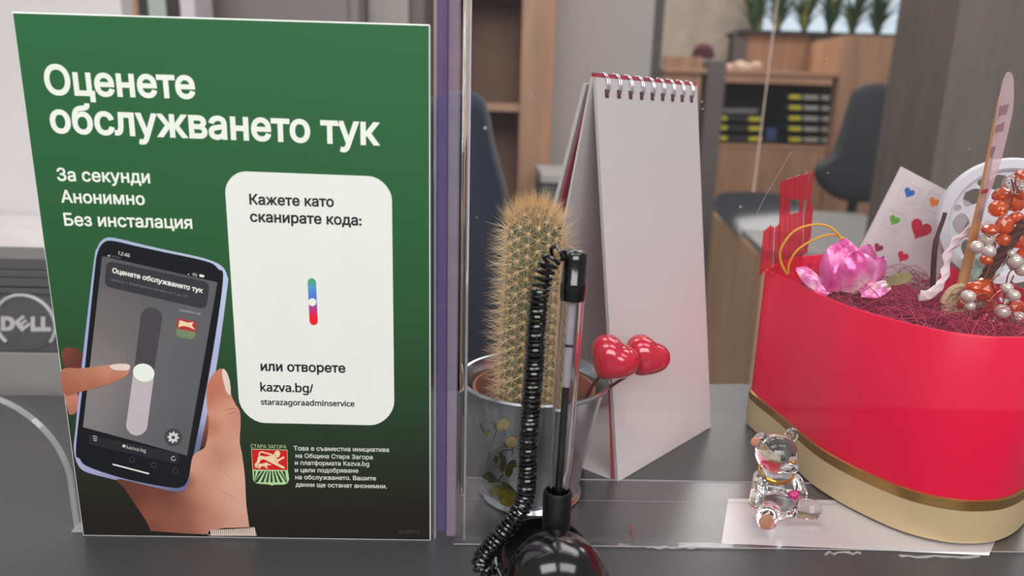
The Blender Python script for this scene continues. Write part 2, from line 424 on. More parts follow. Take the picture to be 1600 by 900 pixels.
def text(s, x0, y0, x1, y1, k, m, parent, bold=0.02, tall=1.0, name='lettering'):
    """a printed line whose baseline runs from (x0,y0) to (x1,y1)"""
    vs, fs, a, b = glyphs(s, bold); P0, P1 = onsign(x0, y0, k), onsign(x1, y1, k); u = (P1-P0)/(b-a); w = Vector((-u.z, 0, u.x))*tall
    return M().add([P0+u*(v.x-a)+w*v.y for v in vs], fs).build(name, m, parent, False)
# the green print: its ink runs from green to charcoal at the foot
gp = M(); NG = 40
zs = [0.0005+0.2090*k/NG for k in range(NG+1)]
gp.rings([[V(0.0004, 0, z), V(0.1476, 0, z)] for z in zs], closed=False, cap=(False, False))
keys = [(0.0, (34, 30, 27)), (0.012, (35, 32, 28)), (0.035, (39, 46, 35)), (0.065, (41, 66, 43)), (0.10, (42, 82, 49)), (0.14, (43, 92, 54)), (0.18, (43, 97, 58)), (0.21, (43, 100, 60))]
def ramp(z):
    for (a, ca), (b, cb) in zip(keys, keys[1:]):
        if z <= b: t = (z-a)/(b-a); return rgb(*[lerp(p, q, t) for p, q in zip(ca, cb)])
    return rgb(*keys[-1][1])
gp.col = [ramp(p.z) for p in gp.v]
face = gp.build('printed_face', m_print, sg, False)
m_white = mat('white_ink', (228, 233, 222), 0.45, var=0.02)
m_black = mat('black_ink', (26, 27, 32), 0.5, var=0.04)
text('Оценете', 72, 146.5, 306, 153, 2, m_white, sg, 0.029, 1.04)['label'] = 'white heading lettering'
text('обслужването тук', 80, 206, 594, 226, 2, m_white, sg, 0.029, 1.04)
text('За секунди', 90, 282, 235, 286, 2, m_white, sg, 0.022)
text('Анонимно', 96, 316, 227, 320, 2, m_white, sg, 0.022)
text('Без инсталация', 101, 352, 301, 357, 2, m_white, sg, 0.022)
card = flat(rquad([(350, 266.5), (612, 276.5), (616.5, 665), (375.5, 660)], [34, 36, 38, 38]), 2).build('white_card', mat('card_ink', (224, 227, 220), 0.45, var=0.015), sg, False)
text('Кажете като', 390, 319, 522, 323, 3, m_black, card, 0.03)
text('сканирате кода:', 391, 346, 565, 352, 3, m_black, card, 0.03)
text('или отворете', 407.5, 579, 540, 582, 3, m_black, card, 0.03)
text('kazva.bg/', 407, 611, 490, 613, 3, m_black, card, 0.03)
text('starazagoraadminservice', 408, 632, 554, 635, 3, m_black, card, 0.032)
pill = rquad([(480.5, 434.5), (493.5, 434.5), (497, 508), (484, 508)], [6.4, 6.4, 6.4, 6.4])
def pillc(x, y):
    ks = [(434, (75, 160, 80)), (448, (85, 150, 190)), (462, (80, 120, 210)), (474, (120, 80, 170)), (484, (190, 50, 130)), (494, (225, 35, 50)), (510, (225, 30, 40))]
    for (a, ca), (b, cb) in zip(ks, ks[1:]):
        if y <= b: t = max(0, (y-a)/(b-a)); return rgb(*[lerp(p, q, t) for p, q in zip(ca, cb)])
    return rgb(225, 30, 40)
sl = painted(pill, 3, pillc, 2.5).build('slider_mark', m_print, card, False)
flat([(488.3+6.2*cos(2*pi*k/20), 472+6.2*sin(2*pi*k/20)) for k in range(20)], 4).build('slider_knob', m_white, card, False)
m_grn = mat('pale_green_ink', (170, 205, 150), 0.45)
m_txt = mat('soft_white_ink', (205, 206, 198), 0.45)
for s, x0, y0, x1, y1 in (('Това е съвместна инициатива', 459, 703.5, 608, 706), ('на Община Стара Загора', 462, 715, 582.5, 717.5), ('и платформата Kazva.bg', 461, 726, 577, 728), ('и цели подобряване', 461, 737.5, 560, 738.5), ('на обслужването. Вашите', 461.5, 748.5, 587.5, 750.5), ('данни ще останат анонимни.', 462, 760, 604.5, 763)):
    text(s, x0, y0, x1, y1, 2, m_txt, sg, 0.02)
# town crest
def CR(pts): return [(360+x/6.154, 660+y/6.154) for x, y in pts]
cr = flat(CR([(200, 252), (549, 262), (553, 462), (565, 545), (552, 580), (520, 597), (425, 598), (400, 607), (378, 597), (260, 588), (230, 572), (218, 545), (213, 460)]), 2).build('town_crest', m_grn, sg, False)
flat(CR([(204, 258), (545, 267), (549, 458), (218, 452)]), 3).build('red_field', mat('red_ink_crest', (196, 28, 26), 0.45), cr, False)
m_cream = mat('cream_ink', (232, 205, 165), 0.45)
lion = M()
def addflat(m, px, k):
    P = [onsign(x, y, k) for x, y in px]; m.add(P, geometry.tessellate_polygon([P]))
addflat(lion, CR([(258, 372), (266, 330), (290, 318), (335, 328), (395, 318), (420, 300), (432, 308), (445, 345), (428, 372), (480, 405), (518, 425), (524, 440), (500, 440), (460, 420), (400, 392), (345, 362), (318, 352), (290, 362), (282, 385), (262, 402), (262, 432), (240, 432), (236, 400), (248, 385)]), 4)
addflat(lion, CR([(268, 322), (272, 296), (285, 280), (305, 276), (400, 302), (400, 314), (385, 322), (380, 312), (300, 288), (288, 294), (282, 318)]), 4)
addflat(lion, CR([(425, 300), (430, 278), (450, 270), (472, 276), (480, 300), (470, 328), (450, 338), (432, 325)]), 4)
addflat(lion, CR([(436, 350), (462, 352), (490, 338), (514, 322), (520, 345), (495, 354), (465, 372), (452, 390), (438, 382)]), 4)
addflat(lion, CR([(262, 396), (300, 396), (340, 386), (362, 384), (362, 398), (395, 404), (390, 412), (355, 410), (352, 430), (366, 440), (345, 442), (330, 422), (300, 420), (285, 440), (262, 440), (272, 418)]), 4)
lion.build('lion', m_cream, cr, False)
fld = M()
for k in range(13):
    a0 = radians(180-18-k*11.7); a1 = a0-radians(6.2); o = (392, 360)
    def hit(a):
        dx, dy = cos(a), sin(a)
        t0 = (466-o[1])/dy if dy > 0.05 else 999
        t1 = (575-o[1])/dy if dy > 0.05 else 999
        return [(max(228, min(548, o[0]+dx*t)), o[1]+dy*t) for t in (t0, t1)]
    A, B = hit(a0), hit(a1)
    if abs(A[0][0]-B[0][0]) > 0.5: addflat(fld, CR([A[0], B[0], B[1], A[1]]), 3)
fld.build('field_furrows', mat('dark_green_ink', (38, 55, 32), 0.45), cr, False)
text('СТАРА ЗАГОРА', 391.8, 699.6, 447.8, 701, 3, m_grn, cr, 0.0, 1.15)
text('grafik15', 624, 833.2, 655, 833.6, 2, mat('faint_ink', (62, 58, 54), 0.45), sg, 0.02)

# --- printed picture: phone and hands
backskin = blend([(100, 550, 12, (128, 62, 46)), (125, 565, 14, (98, 48, 38)), (108, 620, 12, (196, 120, 96)), (112, 642, 10, (176, 100, 80)), (114, 685, 8, (150, 85, 68))])
painted([(p.x, p.y) for p in spline([(v[0], v[1], 0) for v in ((104, 543), (122, 546), (135, 560), (134, 584), (112, 584), (100, 570), (96.5, 552))], 6, True)], 2, backskin, 3).build('printed_fingers', m_print, sg, False)
pk = [(p.x, p.y) for p in spline([(v[0], v[1], 0) for v in ((101, 612), (118, 612), (124, 626), (120, 643), (110, 648), (106, 640))], 6, True)]
painted(pk, 2, backskin, 3).build('printed_fingers', m_print, sg, False)
painted([(318, 640), (331, 640), (331, 690), (312, 700)], 2, blend([(325, 650, 20, (150, 82, 62)), (320, 690, 16, (88, 46, 38))]), 4).build('printed_fingers', m_print, sg, False)
ph_case = [(p.x, p.y) for p in spline([(v[0], v[1], 0) for v in ((152, 388), (159, 376), (174, 371), (214, 380), (253, 389), (317, 403), (345.5, 415), (355.5, 432), (355, 452), (338, 575), (316, 685), (307, 720), (297, 754), (288, 766.5), (263, 768), (215, 758), (170, 747), (133, 736.5), (120, 722), (115.5, 700), (118, 672), (129, 562), (147, 408))], 6, True)]
casec = blend([(150, 400, 40, (150, 166, 205)), (250, 390, 60, (165, 180, 208)), (350, 440, 40, (178, 190, 222)), (335, 580, 50, (164, 172, 212)), (305, 720, 30, (96, 98, 140)), (290, 760, 25, (90, 92, 130)), (220, 760, 40, (120, 124, 168)), (125, 690, 50, (158, 160, 205)), (130, 560, 50, (150, 158, 208))])
phn = painted(ph_case, 3, casec, 5).build('printed_phone', m_print, sg, False)
bez = [(p.x, p.y) for p in spline([(v[0], v[1], 0) for v in ((153, 394), (161, 380), (175, 376), (214, 384.5), (253, 393), (322, 408), (341, 420), (348.5, 440), (329, 572), (303, 708), (294, 748), (284, 760.5), (263, 761), (200, 749), (140, 730), (125, 717), (119, 698), (133, 572), (148, 425))], 6, True)]
flat(bez, 4).build('bezel', mat('bezel_ink', (17, 19, 24), 0.35), phn, False)
scr = blend([(165, 410, 40, (84, 84, 88)), (250, 420, 40, (74, 75, 80)), (335, 450, 40, (88, 90, 96)), (160, 500, 40, (112, 104, 102)), (150, 590, 40, (140, 128, 128)), (140, 650, 30, (128, 122, 122)), (230, 520, 60, (100, 98, 100)), (300, 560, 50, (88, 88, 92)), (290, 690, 40, (84, 84, 88)), (220, 660, 50, (98, 97, 100))])
painted([(160, 400), (250, 420.5), (340, 441), (316.5, 575), (292.5, 711.5), (211, 689), (130, 667), (145, 534)], 5, scr, 6).build('screen', m_print, phn, False)
m_hdr = mat('header_ink', (52, 52, 57), 0.4, var=0.02)
flat(rquad([(167, 407), (328, 441), (322.5, 483.5), (163.5, 447)], 9), 6).build('screen_header', m_hdr, phn, False)
m_dim = mat('dim_ink', (112, 112, 116), 0.45)
text('Оценете обслужването тук', 175.5, 425.5, 317, 457.5, 7, m_white, phn, 0.03)
text('кажете с плъзгане на топчето от 1 до 10', 174, 438, 292, 465, 7, m_dim, phn, 0.0)
text('12:46', 184.5, 397.5, 203, 402, 6, m_white, phn, 0.0)
text('Camera', 172.5, 400.5, 189, 404.5, 6, m_dim, phn, 0.0)
flat([(168.5, 399.5), (171.3, 397.8), (171, 401.5)], 6).build('back_arrow', m_white, phn, False)
text('4G', 300, 430, 308, 432, 6, m_txt, phn, 0.0)
flat(rquad([(312, 428.2), (319.5, 430), (319, 433.6), (311.6, 432)], 1), 6).build('battery_symbol', m_white, phn, False)
flat([(293.5, 428.5), (295, 427.2), (296, 429), (295, 429.6)], 6).build('signal_symbol', m_txt, phn, False)
text('казвате на', 281.5, 486, 313, 492, 6, mat('grey_ink', (170, 170, 172), 0.45), phn, 0.0)
flat([(278, 496.5), (308, 503), (306, 519), (276, 513)], 6).build('small_crest', mat('red_ink_small', (170, 50, 52), 0.45), phn, False)['label'] = 'small red and green town crest on the printed screen'
flat([(276, 513), (306, 519), (304.5, 527), (299, 530), (279, 526), (275, 522)], 6).build('small_crest_field', mat('green_ink_small', (112, 132, 96), 0.45), phn, False)
flat([(281, 500), (294, 504), (303, 503), (300, 508), (305, 515), (296, 511), (287, 509), (279, 511)], 7).build('small_lion', m_cream, phn, False)
flat(rquad([(222, 478.5), (256, 482.5), (239, 592), (208.5, 590)], [15, 16, 1, 1]), 6).build('slider_track', mat('track_ink', (68, 66, 70), 0.4), phn, False)
flat(rquad([(208.5, 584), (241.5, 584), (228.5, 682), (195.5, 678)], [1, 1, 16, 16]), 7).build('slider_fill', mat('fill_ink', (184, 174, 180), 0.45), phn, False)
flat([(225+16.8*cos(2*pi*k/28), 582+14.2*sin(2*pi*k/28)+1.5*cos(2*pi*k/28)) for k in range(28)], 8).build('knob', m_white, phn, False)
flat([(271+14*cos(2*pi*k/24), 683+14*sin(2*pi*k/24)) for k in range(24)], 6).build('gear_disc', mat('gear_disc_ink', (66, 65, 68), 0.45), phn, False)
gear = []
for k in range(32):
    r = 9.2 if (k % 4) in (0, 1) else 6.6
    gear.append((271+r*cos(2*pi*k/32), 683+r*sin(2*pi*k/32)))
flat(gear, 7).build('gear', mat('light_grey_ink', (205, 205, 206), 0.45), phn, False)
flat([(271+2.8*cos(2*pi*k/14), 683+2.8*sin(2*pi*k/14)) for k in range(14)], 8).build('gear_hole', mat('gear_disc_ink', (66, 65, 68)), phn, False)
flat(rquad([(139, 678.5), (281.5, 709), (278, 725), (140.5, 694)], 4), 6).build('address_bar', mat('address_ink', (36, 37, 41), 0.4), phn, False)
text('kazva.bg', 198, 700.5, 228, 706.5, 7, m_txt, phn, 0.0)
flat([(192, 694), (196.5, 695), (196, 699), (191.6, 698)], 7).build('lock_symbol', m_txt, phn, False)
def ringpx(x, y, r, w, a0=0, a1=2*pi, n=18):
    o = [(x+r*cos(lerp(a0, a1, k/n)), y+r*sin(lerp(a0, a1, k/n))) for k in range(n+1)]
    i = [(x+(r-w)*cos(lerp(a0, a1, k/n)), y+(r-w)*sin(lerp(a0, a1, k/n))) for k in range(n+1)]
    return o+i[::-1]
flat(ringpx(271.5, 716, 3.6, 0.9, 0.2, 5.4), 7).build('reload_symbol', m_txt, phn, False)
for x, y, w in ((149, 681, 3.2), (149, 684.5, 3.2), (149, 687.5, 2.6)): flat([(x-w, y-.8), (x+w, y+.4), (x+w, y+1.4), (x-w, y+.2)], 7).build('page_symbol', m_txt, phn, False)
m_navy = mat('navy_symbol_ink', (52, 62, 82), 0.45)
for c in ((207, 718), (241, 726.5), (275, 736)): flat(ringpx(*c, 5, 1.2, 0.1, 6.1, 8), 6).build('tool_symbol', m_navy, phn, False)
flat(rquad([(176.5, 724), (233.8, 739), (233.3, 741), (176, 726)], 0.8), 6).build('home_bar', m_white, phn, False)
# other person's pointing finger
fg = [(p.x, p.y) for p in spline([(v[0], v[1], 0) for v in ((97, 578), (128, 575), (150, 572.5), (171, 569.5), (190, 567.5), (201, 569), (204, 576), (200, 585), (187, 593), (160, 603), (123, 612.5), (101, 615))], 6, True)]
fgc = blend([(100, 585, 16, (176, 104, 76)), (130, 580, 16, (186, 116, 86)), (165, 577, 14, (196, 128, 100)), (195, 580, 12, (196, 122, 92)), (110, 608, 14, (160, 84, 58)), (150, 603, 12, (170, 92, 66)), (185, 594, 8, (178, 98, 70))])
fgo = painted(fg, 9, fgc, 3).build('printed_pointing_finger', m_print, sg, False)
flat([(p.x, p.y) for p in spline([(v[0], v[1], 0) for v in ((172, 571), (186, 568), (201, 569), (204, 573), (200, 578), (184, 578), (176, 576))], 5, True)], 10).build('printed_nail', mat('nail_ink', (222, 200, 190), 0.4), fgo, False)
# hand that holds the phone
hand = [(p.x, p.y) for p in spline([(v[0], v[1], 0) for v in ((343, 576), (351, 577), (356, 590), (361, 612), (363, 620), (369, 632), (375, 642), (376.5, 660), (375, 689), (379, 712), (383, 745), (385, 785), (388.5, 812))], 5)]
hand += [(391, 832), (345, 835), (290, 833), (236, 829)]
hand += [(p.x, p.y) for p in spline([(v[0], v[1], 0) for v in ((236, 829), (228, 812), (212, 788), (196, 764), (184, 748), (230, 758), (262, 765.5), (286, 767.5), (294, 757), (297, 738), (302, 712), (314, 703), (321, 697), (325, 678), (326.5, 657), (323.5, 632), (324, 604), (332, 585))], 5)][1:]
hc = blend([(345, 585, 14, (200, 118, 86)), (335, 615, 14, (188, 106, 76)), (352, 640, 14, (212, 142, 114)), (372, 655, 9, (196, 130, 106)), (345, 675, 16, (206, 138, 110)), (332, 668, 8, (170, 94, 70)), (372, 700, 14, (208, 148, 122)), (345, 715, 14, (186, 120, 94)), (312, 715, 14, (206, 142, 116)), (330, 740, 14, (202, 140, 114)), (368, 740, 14, (216, 158, 132)), (310, 765, 14, (190, 124, 98)), (350, 775, 16, (210, 150, 126)), (378, 790, 14, (212, 156, 134)), (330, 805, 18, (182, 116, 92)), (365, 820, 14, (200, 142, 120)), (290, 790, 16, (146, 84, 64)), (270, 780, 14, (104, 58, 48)), (240, 775, 14, (118, 60, 46)), (210, 765, 14, (108, 54, 42)), (250, 805, 16, (146, 80, 60)), (280, 825, 18, (140, 80, 62)), (240, 822, 12, (116, 62, 48)), (296, 755, 7, (130, 76, 62))])
ho = painted(hand, 9, hc, 3.5).build('printed_hand', m_print, sg, False)
flat([(p.x, p.y) for p in spline([(v[0], v[1], 0) for v in ((348.5, 576), (354, 580), (359, 593), (361, 608), (360, 617), (354, 611), (350, 598), (347.5, 584))], 5, True)], 10).build('printed_nail', mat('nail_ink', (222, 200, 190)), ho, False)
for P in (((352, 641), (364, 637), (374, 642)), ((356, 647), (367, 643), (376, 648)), ((340, 728), (356, 742), (372, 756)), ((322, 745), (345, 765), (368, 778))):
    S = [(p.x, p.y) for p in spline([(v[0], v[1], 0) for v in P], 4)]; flat(S+[(x+.6, y+.9) for x, y in S[::-1]], 10).build('printed_crease', mat('crease_ink', (168, 102, 80), 0.45), ho, False)
cf = M()
for k in range(22):
    x = 329+k*3.2; t = k/21; addflat(cf, [(x, 827.5-3.5*t), (x+2.4, 827.4-3.5*t), (x+3.4, 836.5), (x+.6, 836.5)], 10)
cfo = flat([(327, 829), (350, 824.5), (398, 823), (402, 837), (325, 836)], 9).build('printed_cuff', mat('cuff_ink', (150, 128, 116), 0.6), sg, False)
cf.build('printed_rib', mat('rib_ink', (206, 186, 174), 0.6), cfo, False)

# ================================================================== METAL PLANTER AND CACTUS
PC = V(0.1927, 0.042, 0.001)
pot = thing('metal_planter', 'small galvanised metal planter with printed olive flowers, holding the cactus', 'planter', PC)
m_zinc = mat('galvanised_steel', (200, 206, 210), 0.24, 0.95, var=0.10, scale=60, stretch=(1, 1, .3))
prof = [(0.0, .0006), (.0222, .0006), (.0240, 0), (.0247, .0010), (.0240, .0022), (.0233, .0030), (.0232, .0040)]
def rpot(z): return lerp(.0232, .0330, max(0, min(1, (z-.005)/.052)))
prof += [(rpot(.005+.052*k/12), .005+.052*k/12) for k in range(0, 13)]
prof += [(.0336, .0574), (.0350, .0578), (.0353, .0588), (.0347, .0597), (.0336, .0594), (.0326, .0572), (.0292, .045), (.0216, .006), (0, .004)]
bk = M().lathe(prof, PC, 64).build('bucket', m_zinc, pot)
def onpot(x, y, off=0.00022):
    Y = PC.y-.028
    for _ in range(30):
        p = atY(x, y, Y); r = rpot(p.z-PC.z)+off; Y = 0.5*Y+0.5*(PC.y-math.sqrt(max(1e-7, r*r-(p.x-PC.x)**2)))
    return atY(x, y, Y)
def PT(pts): return [(740+x/4.5, 620+y/4.5) for x, y in pts]
m_olive = mat('olive_print', (112, 102, 36), 0.4, 0.35, var=0.35, scale=300)
m_olived = mat('dark_olive_print', (68, 66, 34), 0.4, 0.35, var=0.3, scale=300)
m_petalp = mat('pale_gold_print', (176, 160, 104), 0.35, 0.5, var=0.2, scale=300)
for nm, m, P in (('printed_leaf', m_olive, ((180, 695), (200, 660), (232, 650), (270, 662), (298, 690), (302, 750), (280, 790), (250, 815), (225, 812), (205, 795), (188, 750))),
                 ('printed_leaf', m_olive, ((108, 660), (130, 628), (165, 618), (195, 638), (195, 670), (165, 695), (130, 698), (108, 685))),
                 ('printed_leaf', m_olived, ((62, 560), (80, 535), (102, 528), (130, 550), (160, 575), (188, 598), (150, 602), (110, 606), (95, 590))),
                 ('printed_leaf', m_olived, ((192, 600), (230, 612), (270, 642), (305, 690), (270, 682), (230, 664), (205, 640))),
                 ('printed_leaf', m_olived, ((188, 462), (205, 440), (220, 435), (226, 462), (218, 500), (205, 530), (190, 522), (180, 490))),
                 ('printed_leaf', m_olived, ((225, 492), (250, 478), (272, 505), (270, 545), (240, 566), (222, 545))),
                 ('printed_leaf', m_olived, ((243, 468), (265, 450), (292, 452), (300, 490), (275, 500), (250, 495))),
                 ('printed_leaf', m_olived, ((138, 440), (152, 415), (168, 440), (160, 465), (145, 460))),
                 ('printed_leaf', m_olived, ((176, 395), (186, 385), (200, 408), (222, 430), (205, 462), (186, 440))),
                 ('printed_leaf', m_olive, ((78, 262), (90, 238), (112, 240), (116, 260), (100, 280), (84, 276))),
                 ('printed_leaf', m_olived, ((38, 180), (58, 205), (72, 240), (74, 262), (58, 240), (46, 212))),
                 ('printed_leaf', m_olived, ((140, 188), (162, 195), (170, 240), (152, 232))),
                 ('printed_leaf', m_olived, ((206, 322), (232, 330), (240, 352), (215, 350))),
                 ('printed_petal', m_petalp, ((160, 205), (172, 175), (205, 152), (240, 160), (254, 190), (236, 225), (198, 238), (170, 228))),
                 ('printed_petal', m_petalp, ((225, 315), (240, 288), (270, 278), (300, 292), (302, 335), (275, 352), (240, 346)))):
    S = [(p.x, p.y) for p in spline([(v[0], v[1], 0) for v in PT(P)], 4, True)]
    V2, kp = cdt_area(S, 3.0); M().add([onpot(p.x, p.y) for p in V2], kp).build(nm, m, bk)
for P in (((162, 238), (135, 310), (102, 405)), ((272, 376), (200, 380), (108, 425)), ((236, 352), (180, 360), (112, 402)), ((98, 455), (102, 420), (104, 395)), ((112, 182), (140, 180), (160, 196)), ((205, 230), (220, 262), (232, 300)), ((215, 545), (180, 580), (165, 600)), ((268, 352), (275, 380), (268, 410))):
    S = spline([(v[0], v[1], 0) for v in PT(P)], 5); M().tube([onpot(p.x, p.y, .0001) for p in S], .00022, 5).build('printed_stalk', m_olived, bk)

cac = thing('potted_cactus', 'tall spiny golden columnar cactus standing in the metal planter', 'cactus', PC+V(-.002, .0, .004))
CC = PC+V(-.0035, .002, 0)
m_terra = mat('terracotta_plastic', (150, 84, 58), 0.5)
M().lathe([(.0, .004), (.021, .004), (.0275, .050), (.0290, .051), (.0290, .0545), (.0276, .0546), (.0265, .051), (.0255, .044), (0, .043)], PC, 48).build('nursery_pot', m_terra, cac)
so = M(); rs = []
for r in (.0262, .020, .013, .006):
    rs.append([PC+V(r*cos(2*pi*k/40), r*sin(2*pi*k/40), .0465+random.uniform(-.0009, .0012)) for k in range(40)])
so.rings(rs, True, (False, True)).build('soil', mat('brown_soil', (92, 60, 44), 0.95, var=0.4, scale=600, bump=1.0), cac)
NR = 17; H0, H1 = .042, .1395
def cr_r(t):      # radius along the stem, t in 0..1
    base = .0128*(1-.06*t)
    return base if t < .86 else base*math.sqrt(max(0.0, 1-((t-.86)/.14)**2))
def cact(a, t, out=0.0):
    rib = 0.5+0.5*cos(a*NR); r = cr_r(t)*(1-.13+.13*rib)+out
    return CC+V(r*cos(a)+.0016*t, r*sin(a), lerp(H0, H1, t))
st = M(); rs = []
for i in range(61):
    t = i/60; t = min(t, .9995); rs.append([cact(2*pi*k/(NR*8), t) for k in range(NR*8)])
stem = st.rings(rs).build('stem', mat('cactus_green', (68, 82, 46), 0.6, var=0.25, scale=200), cac)
sp = M(); crown = M(); are = M()
def needle(m, p, d, L, w):
    d = d.normalized(); a = d.orthogonal().normalized()*w; b = d.cross(a)
    n = len(m.v); m.v += [p+a, p-a*.5+b*.87, p-a*.5-b*.87, p+d*L]; m.f += [(n, n+1, n+3), (n+1, n+2, n+3), (n+2, n, n+3)]
NA = 19
for k in range(NR):
    a = 2*pi*k/NR
    for i in range(NA):
        t = (i+.5*(k % 2)+.3)/NA*.97
        p = cact(a, t); q = cact(a, min(.999, t+.01)); up = (q-p).normalized(); rad = V(cos(a), sin(a), 0); side = rad.cross(up).normalized(); nrm = side.cross(up); nrm = nrm if nrm.dot(rad) >= -.2 else -nrm
        if t > .9: nrm = (nrm+V(0, 0, .6)).normalized()
        are.sphere(p+nrm*.0002, .0009, 7, 5)
        for j in range(22):
            b = 2*pi*j/22+random.uniform(-.2, .2); d = side*cos(b)+up*sin(b)+nrm*random.uniform(.2, .7); needle(sp, p, d, random.uniform(.0045, .0075), .000085)
        for j in range(10):
            d = nrm+side*random.uniform(-.7, .7)+up*random.uniform(-.5, .8); needle(sp, p, d, random.uniform(.006, .0125), .00010)
for j in range(620):
    a = random.uniform(0, 2*pi); t = random.uniform(.90, .999); p = cact(a, t)
    d = V(cos(a)*.5*(1.05-t)*8, sin(a)*.5*(1.05-t)*8, 1)+V(random.uniform(-.25, .25), random.uniform(-.25, .25), 0); needle(crown, p, d, random.uniform(.005, .0105), .00011)
are.build('areoles', mat('areole_wool', (214, 184, 138), 0.9, var=0.1), stem)['kind'] = 'stuff'
o = sp.build('spines', mat('straw_spine', (228, 200, 158), 0.5, var=0.12, scale=300), stem, False); o['kind'] = 'stuff'
o = crown.build('crown_spines', mat('golden_spine', (228, 186, 130), 0.5, var=0.15, scale=300), stem, False); o['kind'] = 'stuff'; o['label'] = 'orange golden spine tuft on the cactus top'

# ------------------------------------------------------------------ two heart picks stuck in the planter
m_heart = mat('red_lacquer', (194, 6, 46), 0.18, coat=1.0, var=0.03)
m_wire = mat('dark_red_wire', (84, 22, 26), 0.4)
def heart_mesh(c, w, rot, yaw=0.0, n=64, rows=20):
    """puffy heart of width w, its point turned by rot in the picture plane"""
    m = M(); rs = []
    def out(t):
        x = 16*sin(t)**3; y = 13*cos(t)-5*cos(2*t)-2*cos(3*t)-cos(4*t)
        x = lerp(x, 14.6*sin(t), .60); y = lerp(y, 13.5*cos(t)-1, .60); return x/30*w, (y+2)/30*w
    T = Matrix.Rotation(yaw, 3, 'Z') @ Matrix.Rotation(rot, 3, 'Y')
    for i in range(rows+1):
        ph = lerp(-pi/2, pi/2, i/rows); s = max(.0005, cos(ph))**.72; y = sin(ph)*w*.40
        rs.append([Vector(c)+T @ Vector((out(2*pi*k/n)[0]*s, y, out(2*pi*k/n)[1]*s)) for k in range(n)])
    return m.rings(rs)
hc1 = atY(957, 561, .030); hc2 = atY(1009, 557, .043)
for cpt, w, rot, yw, root, lab in ((hc1, .0228, radians(33), -.15, atY(905, 628, .047), 'puffy red heart pick nearest the pen, on a wire stuck in the planter'),
                                   (hc2, .0218, radians(30), .1, atY(900, 634, .056), 'puffy red heart pick further right, overlapped by the other heart')):
    hp = thing('heart_pick', lab, 'decoration', root-V(0, 0, .004), 'red heart picks in the planter')
    heart_mesh(cpt, w, rot, yw).build('heart', m_heart, hp)
    tip = cpt+V(-sin(rot)*w*.40, 0, -cos(rot)*w*.40)
    M().tube(spline([root-V(0, 0, .008), lerp(root, tip, .5)+V(0, 0, -.001), tip+V(.001, 0, .001)], 8), .0008, 8).build('wire', m_wire, hp)

# ================================================================== DESK CALENDAR
A = V(.2374, .0521, .0); B = V(.3042, .1189, .0); AB = B-A; TL = V(.2187, .080, .1975); NB = V(.707, -.707, 0)
cal = thing('desk_calendar', 'tall white wire-bound desk calendar standing as a tent behind the screen', 'calendar', (A+B)/2+V(-.02, .02, 0))
m_page = mat('coated_page', (208, 202, 203), 0.28, var=0.01, spec=0.5)
m_pageb = mat('page_back', (196, 190, 188), 0.5, var=0.02)
m_redp = mat('crimson_cover', (158, 36, 58), 0.4, var=0.04)
def sheet(a, b, c, d, nrm, th): return M().prism([a, b, c, d], nrm*th)
up0 = V(0, 0, .0004)
nF = -((B-A).cross(TL-A)).normalized(); nF = nF if nF.dot(NB) > 0 else -nF
fp = sheet(A+up0, B+up0, B+TL-A, TL, nF, .00025).build('front_page', m_page, cal, False)
for k, (q, w) in enumerate(((.0007, .0004), (.0012, -.0004), (.0017, .0002))):
    off = -nF*q; sheet(A+up0+off+AB*.004, B+up0+off, B+TL-A-nF*.0003*(k+1), TL-nF*.0003*(k+1)-AB*(.006+.012*w/.0004*.4), -nF, .00012).build('page', m_pageb, cal, False)
M().add([A+up0-nF*.0020, B+up0-nF*.0020, B+TL-A-nF*.0012+AB*.0, TL-nF*.0012+AB*.05, A+up0-nF*.0042, B+up0-nF*.0042, B+TL-A-nF*.0015, TL-nF*.0015+AB*.05],
        [(0, 1, 2, 3), (7, 6, 5, 4), (0, 4, 5, 1), (1, 5, 6, 2), (2, 6, 7, 3), (3, 7, 4, 0)]).build('front_cover', m_redp, cal, False)['label'] = 'dark red cover edge'
BK = A+V(-.047, .040, 0)
nB = ((AB).cross(TL-BK)).normalized(); nB = nB if nB.y > 0 else -nB
sheet(BK+up0, BK+AB+up0, TL+AB, TL-AB*.02, nB, .0012).build('back_board', m_pageb, cal, False)
sheet(A-nF*.0050+up0, BK+up0, BK+AB+up0, B-nF*.0050+up0, V(0, 0, 1), .0008).build('base_board', m_page, cal, False)
RB = A+V(-.056, .058, .012); sheet(RB, RB+AB, TL+AB+V(-.0005, .001, 0), TL+V(-.0010, .0016, -.002), nB, .0006).build('turned_cover', m_redp, cal, False)['label'] = 'turned crimson cover'
WB = A+V(-.058, .072, .0004); sheet(WB, WB+AB, TL+AB+V(-.002, .004, -.001), TL+V(-.0034, .0042, -.003), nB, .0022).build('turned_board', m_pageb, cal, False)
ud = (TL-A).normalized()
M().prism([TL+ud*.0002-nF*.0002, TL+AB+ud*.0002-nF*.0002, TL+AB+ud*.0022-nF*.0006, TL+ud*.0022-nF*.0006], -nF*.0016).build('top_strip', m_redp, cal, False)['label'] = 'red strip under the wire binding'
m_chr = mat('silver_wire', (206, 206, 208), 0.22, 1.0, var=0.05)
ul = AB.normalized(); rb = nF.cross(ul); rb = rb if rb.z > 0 else -rb
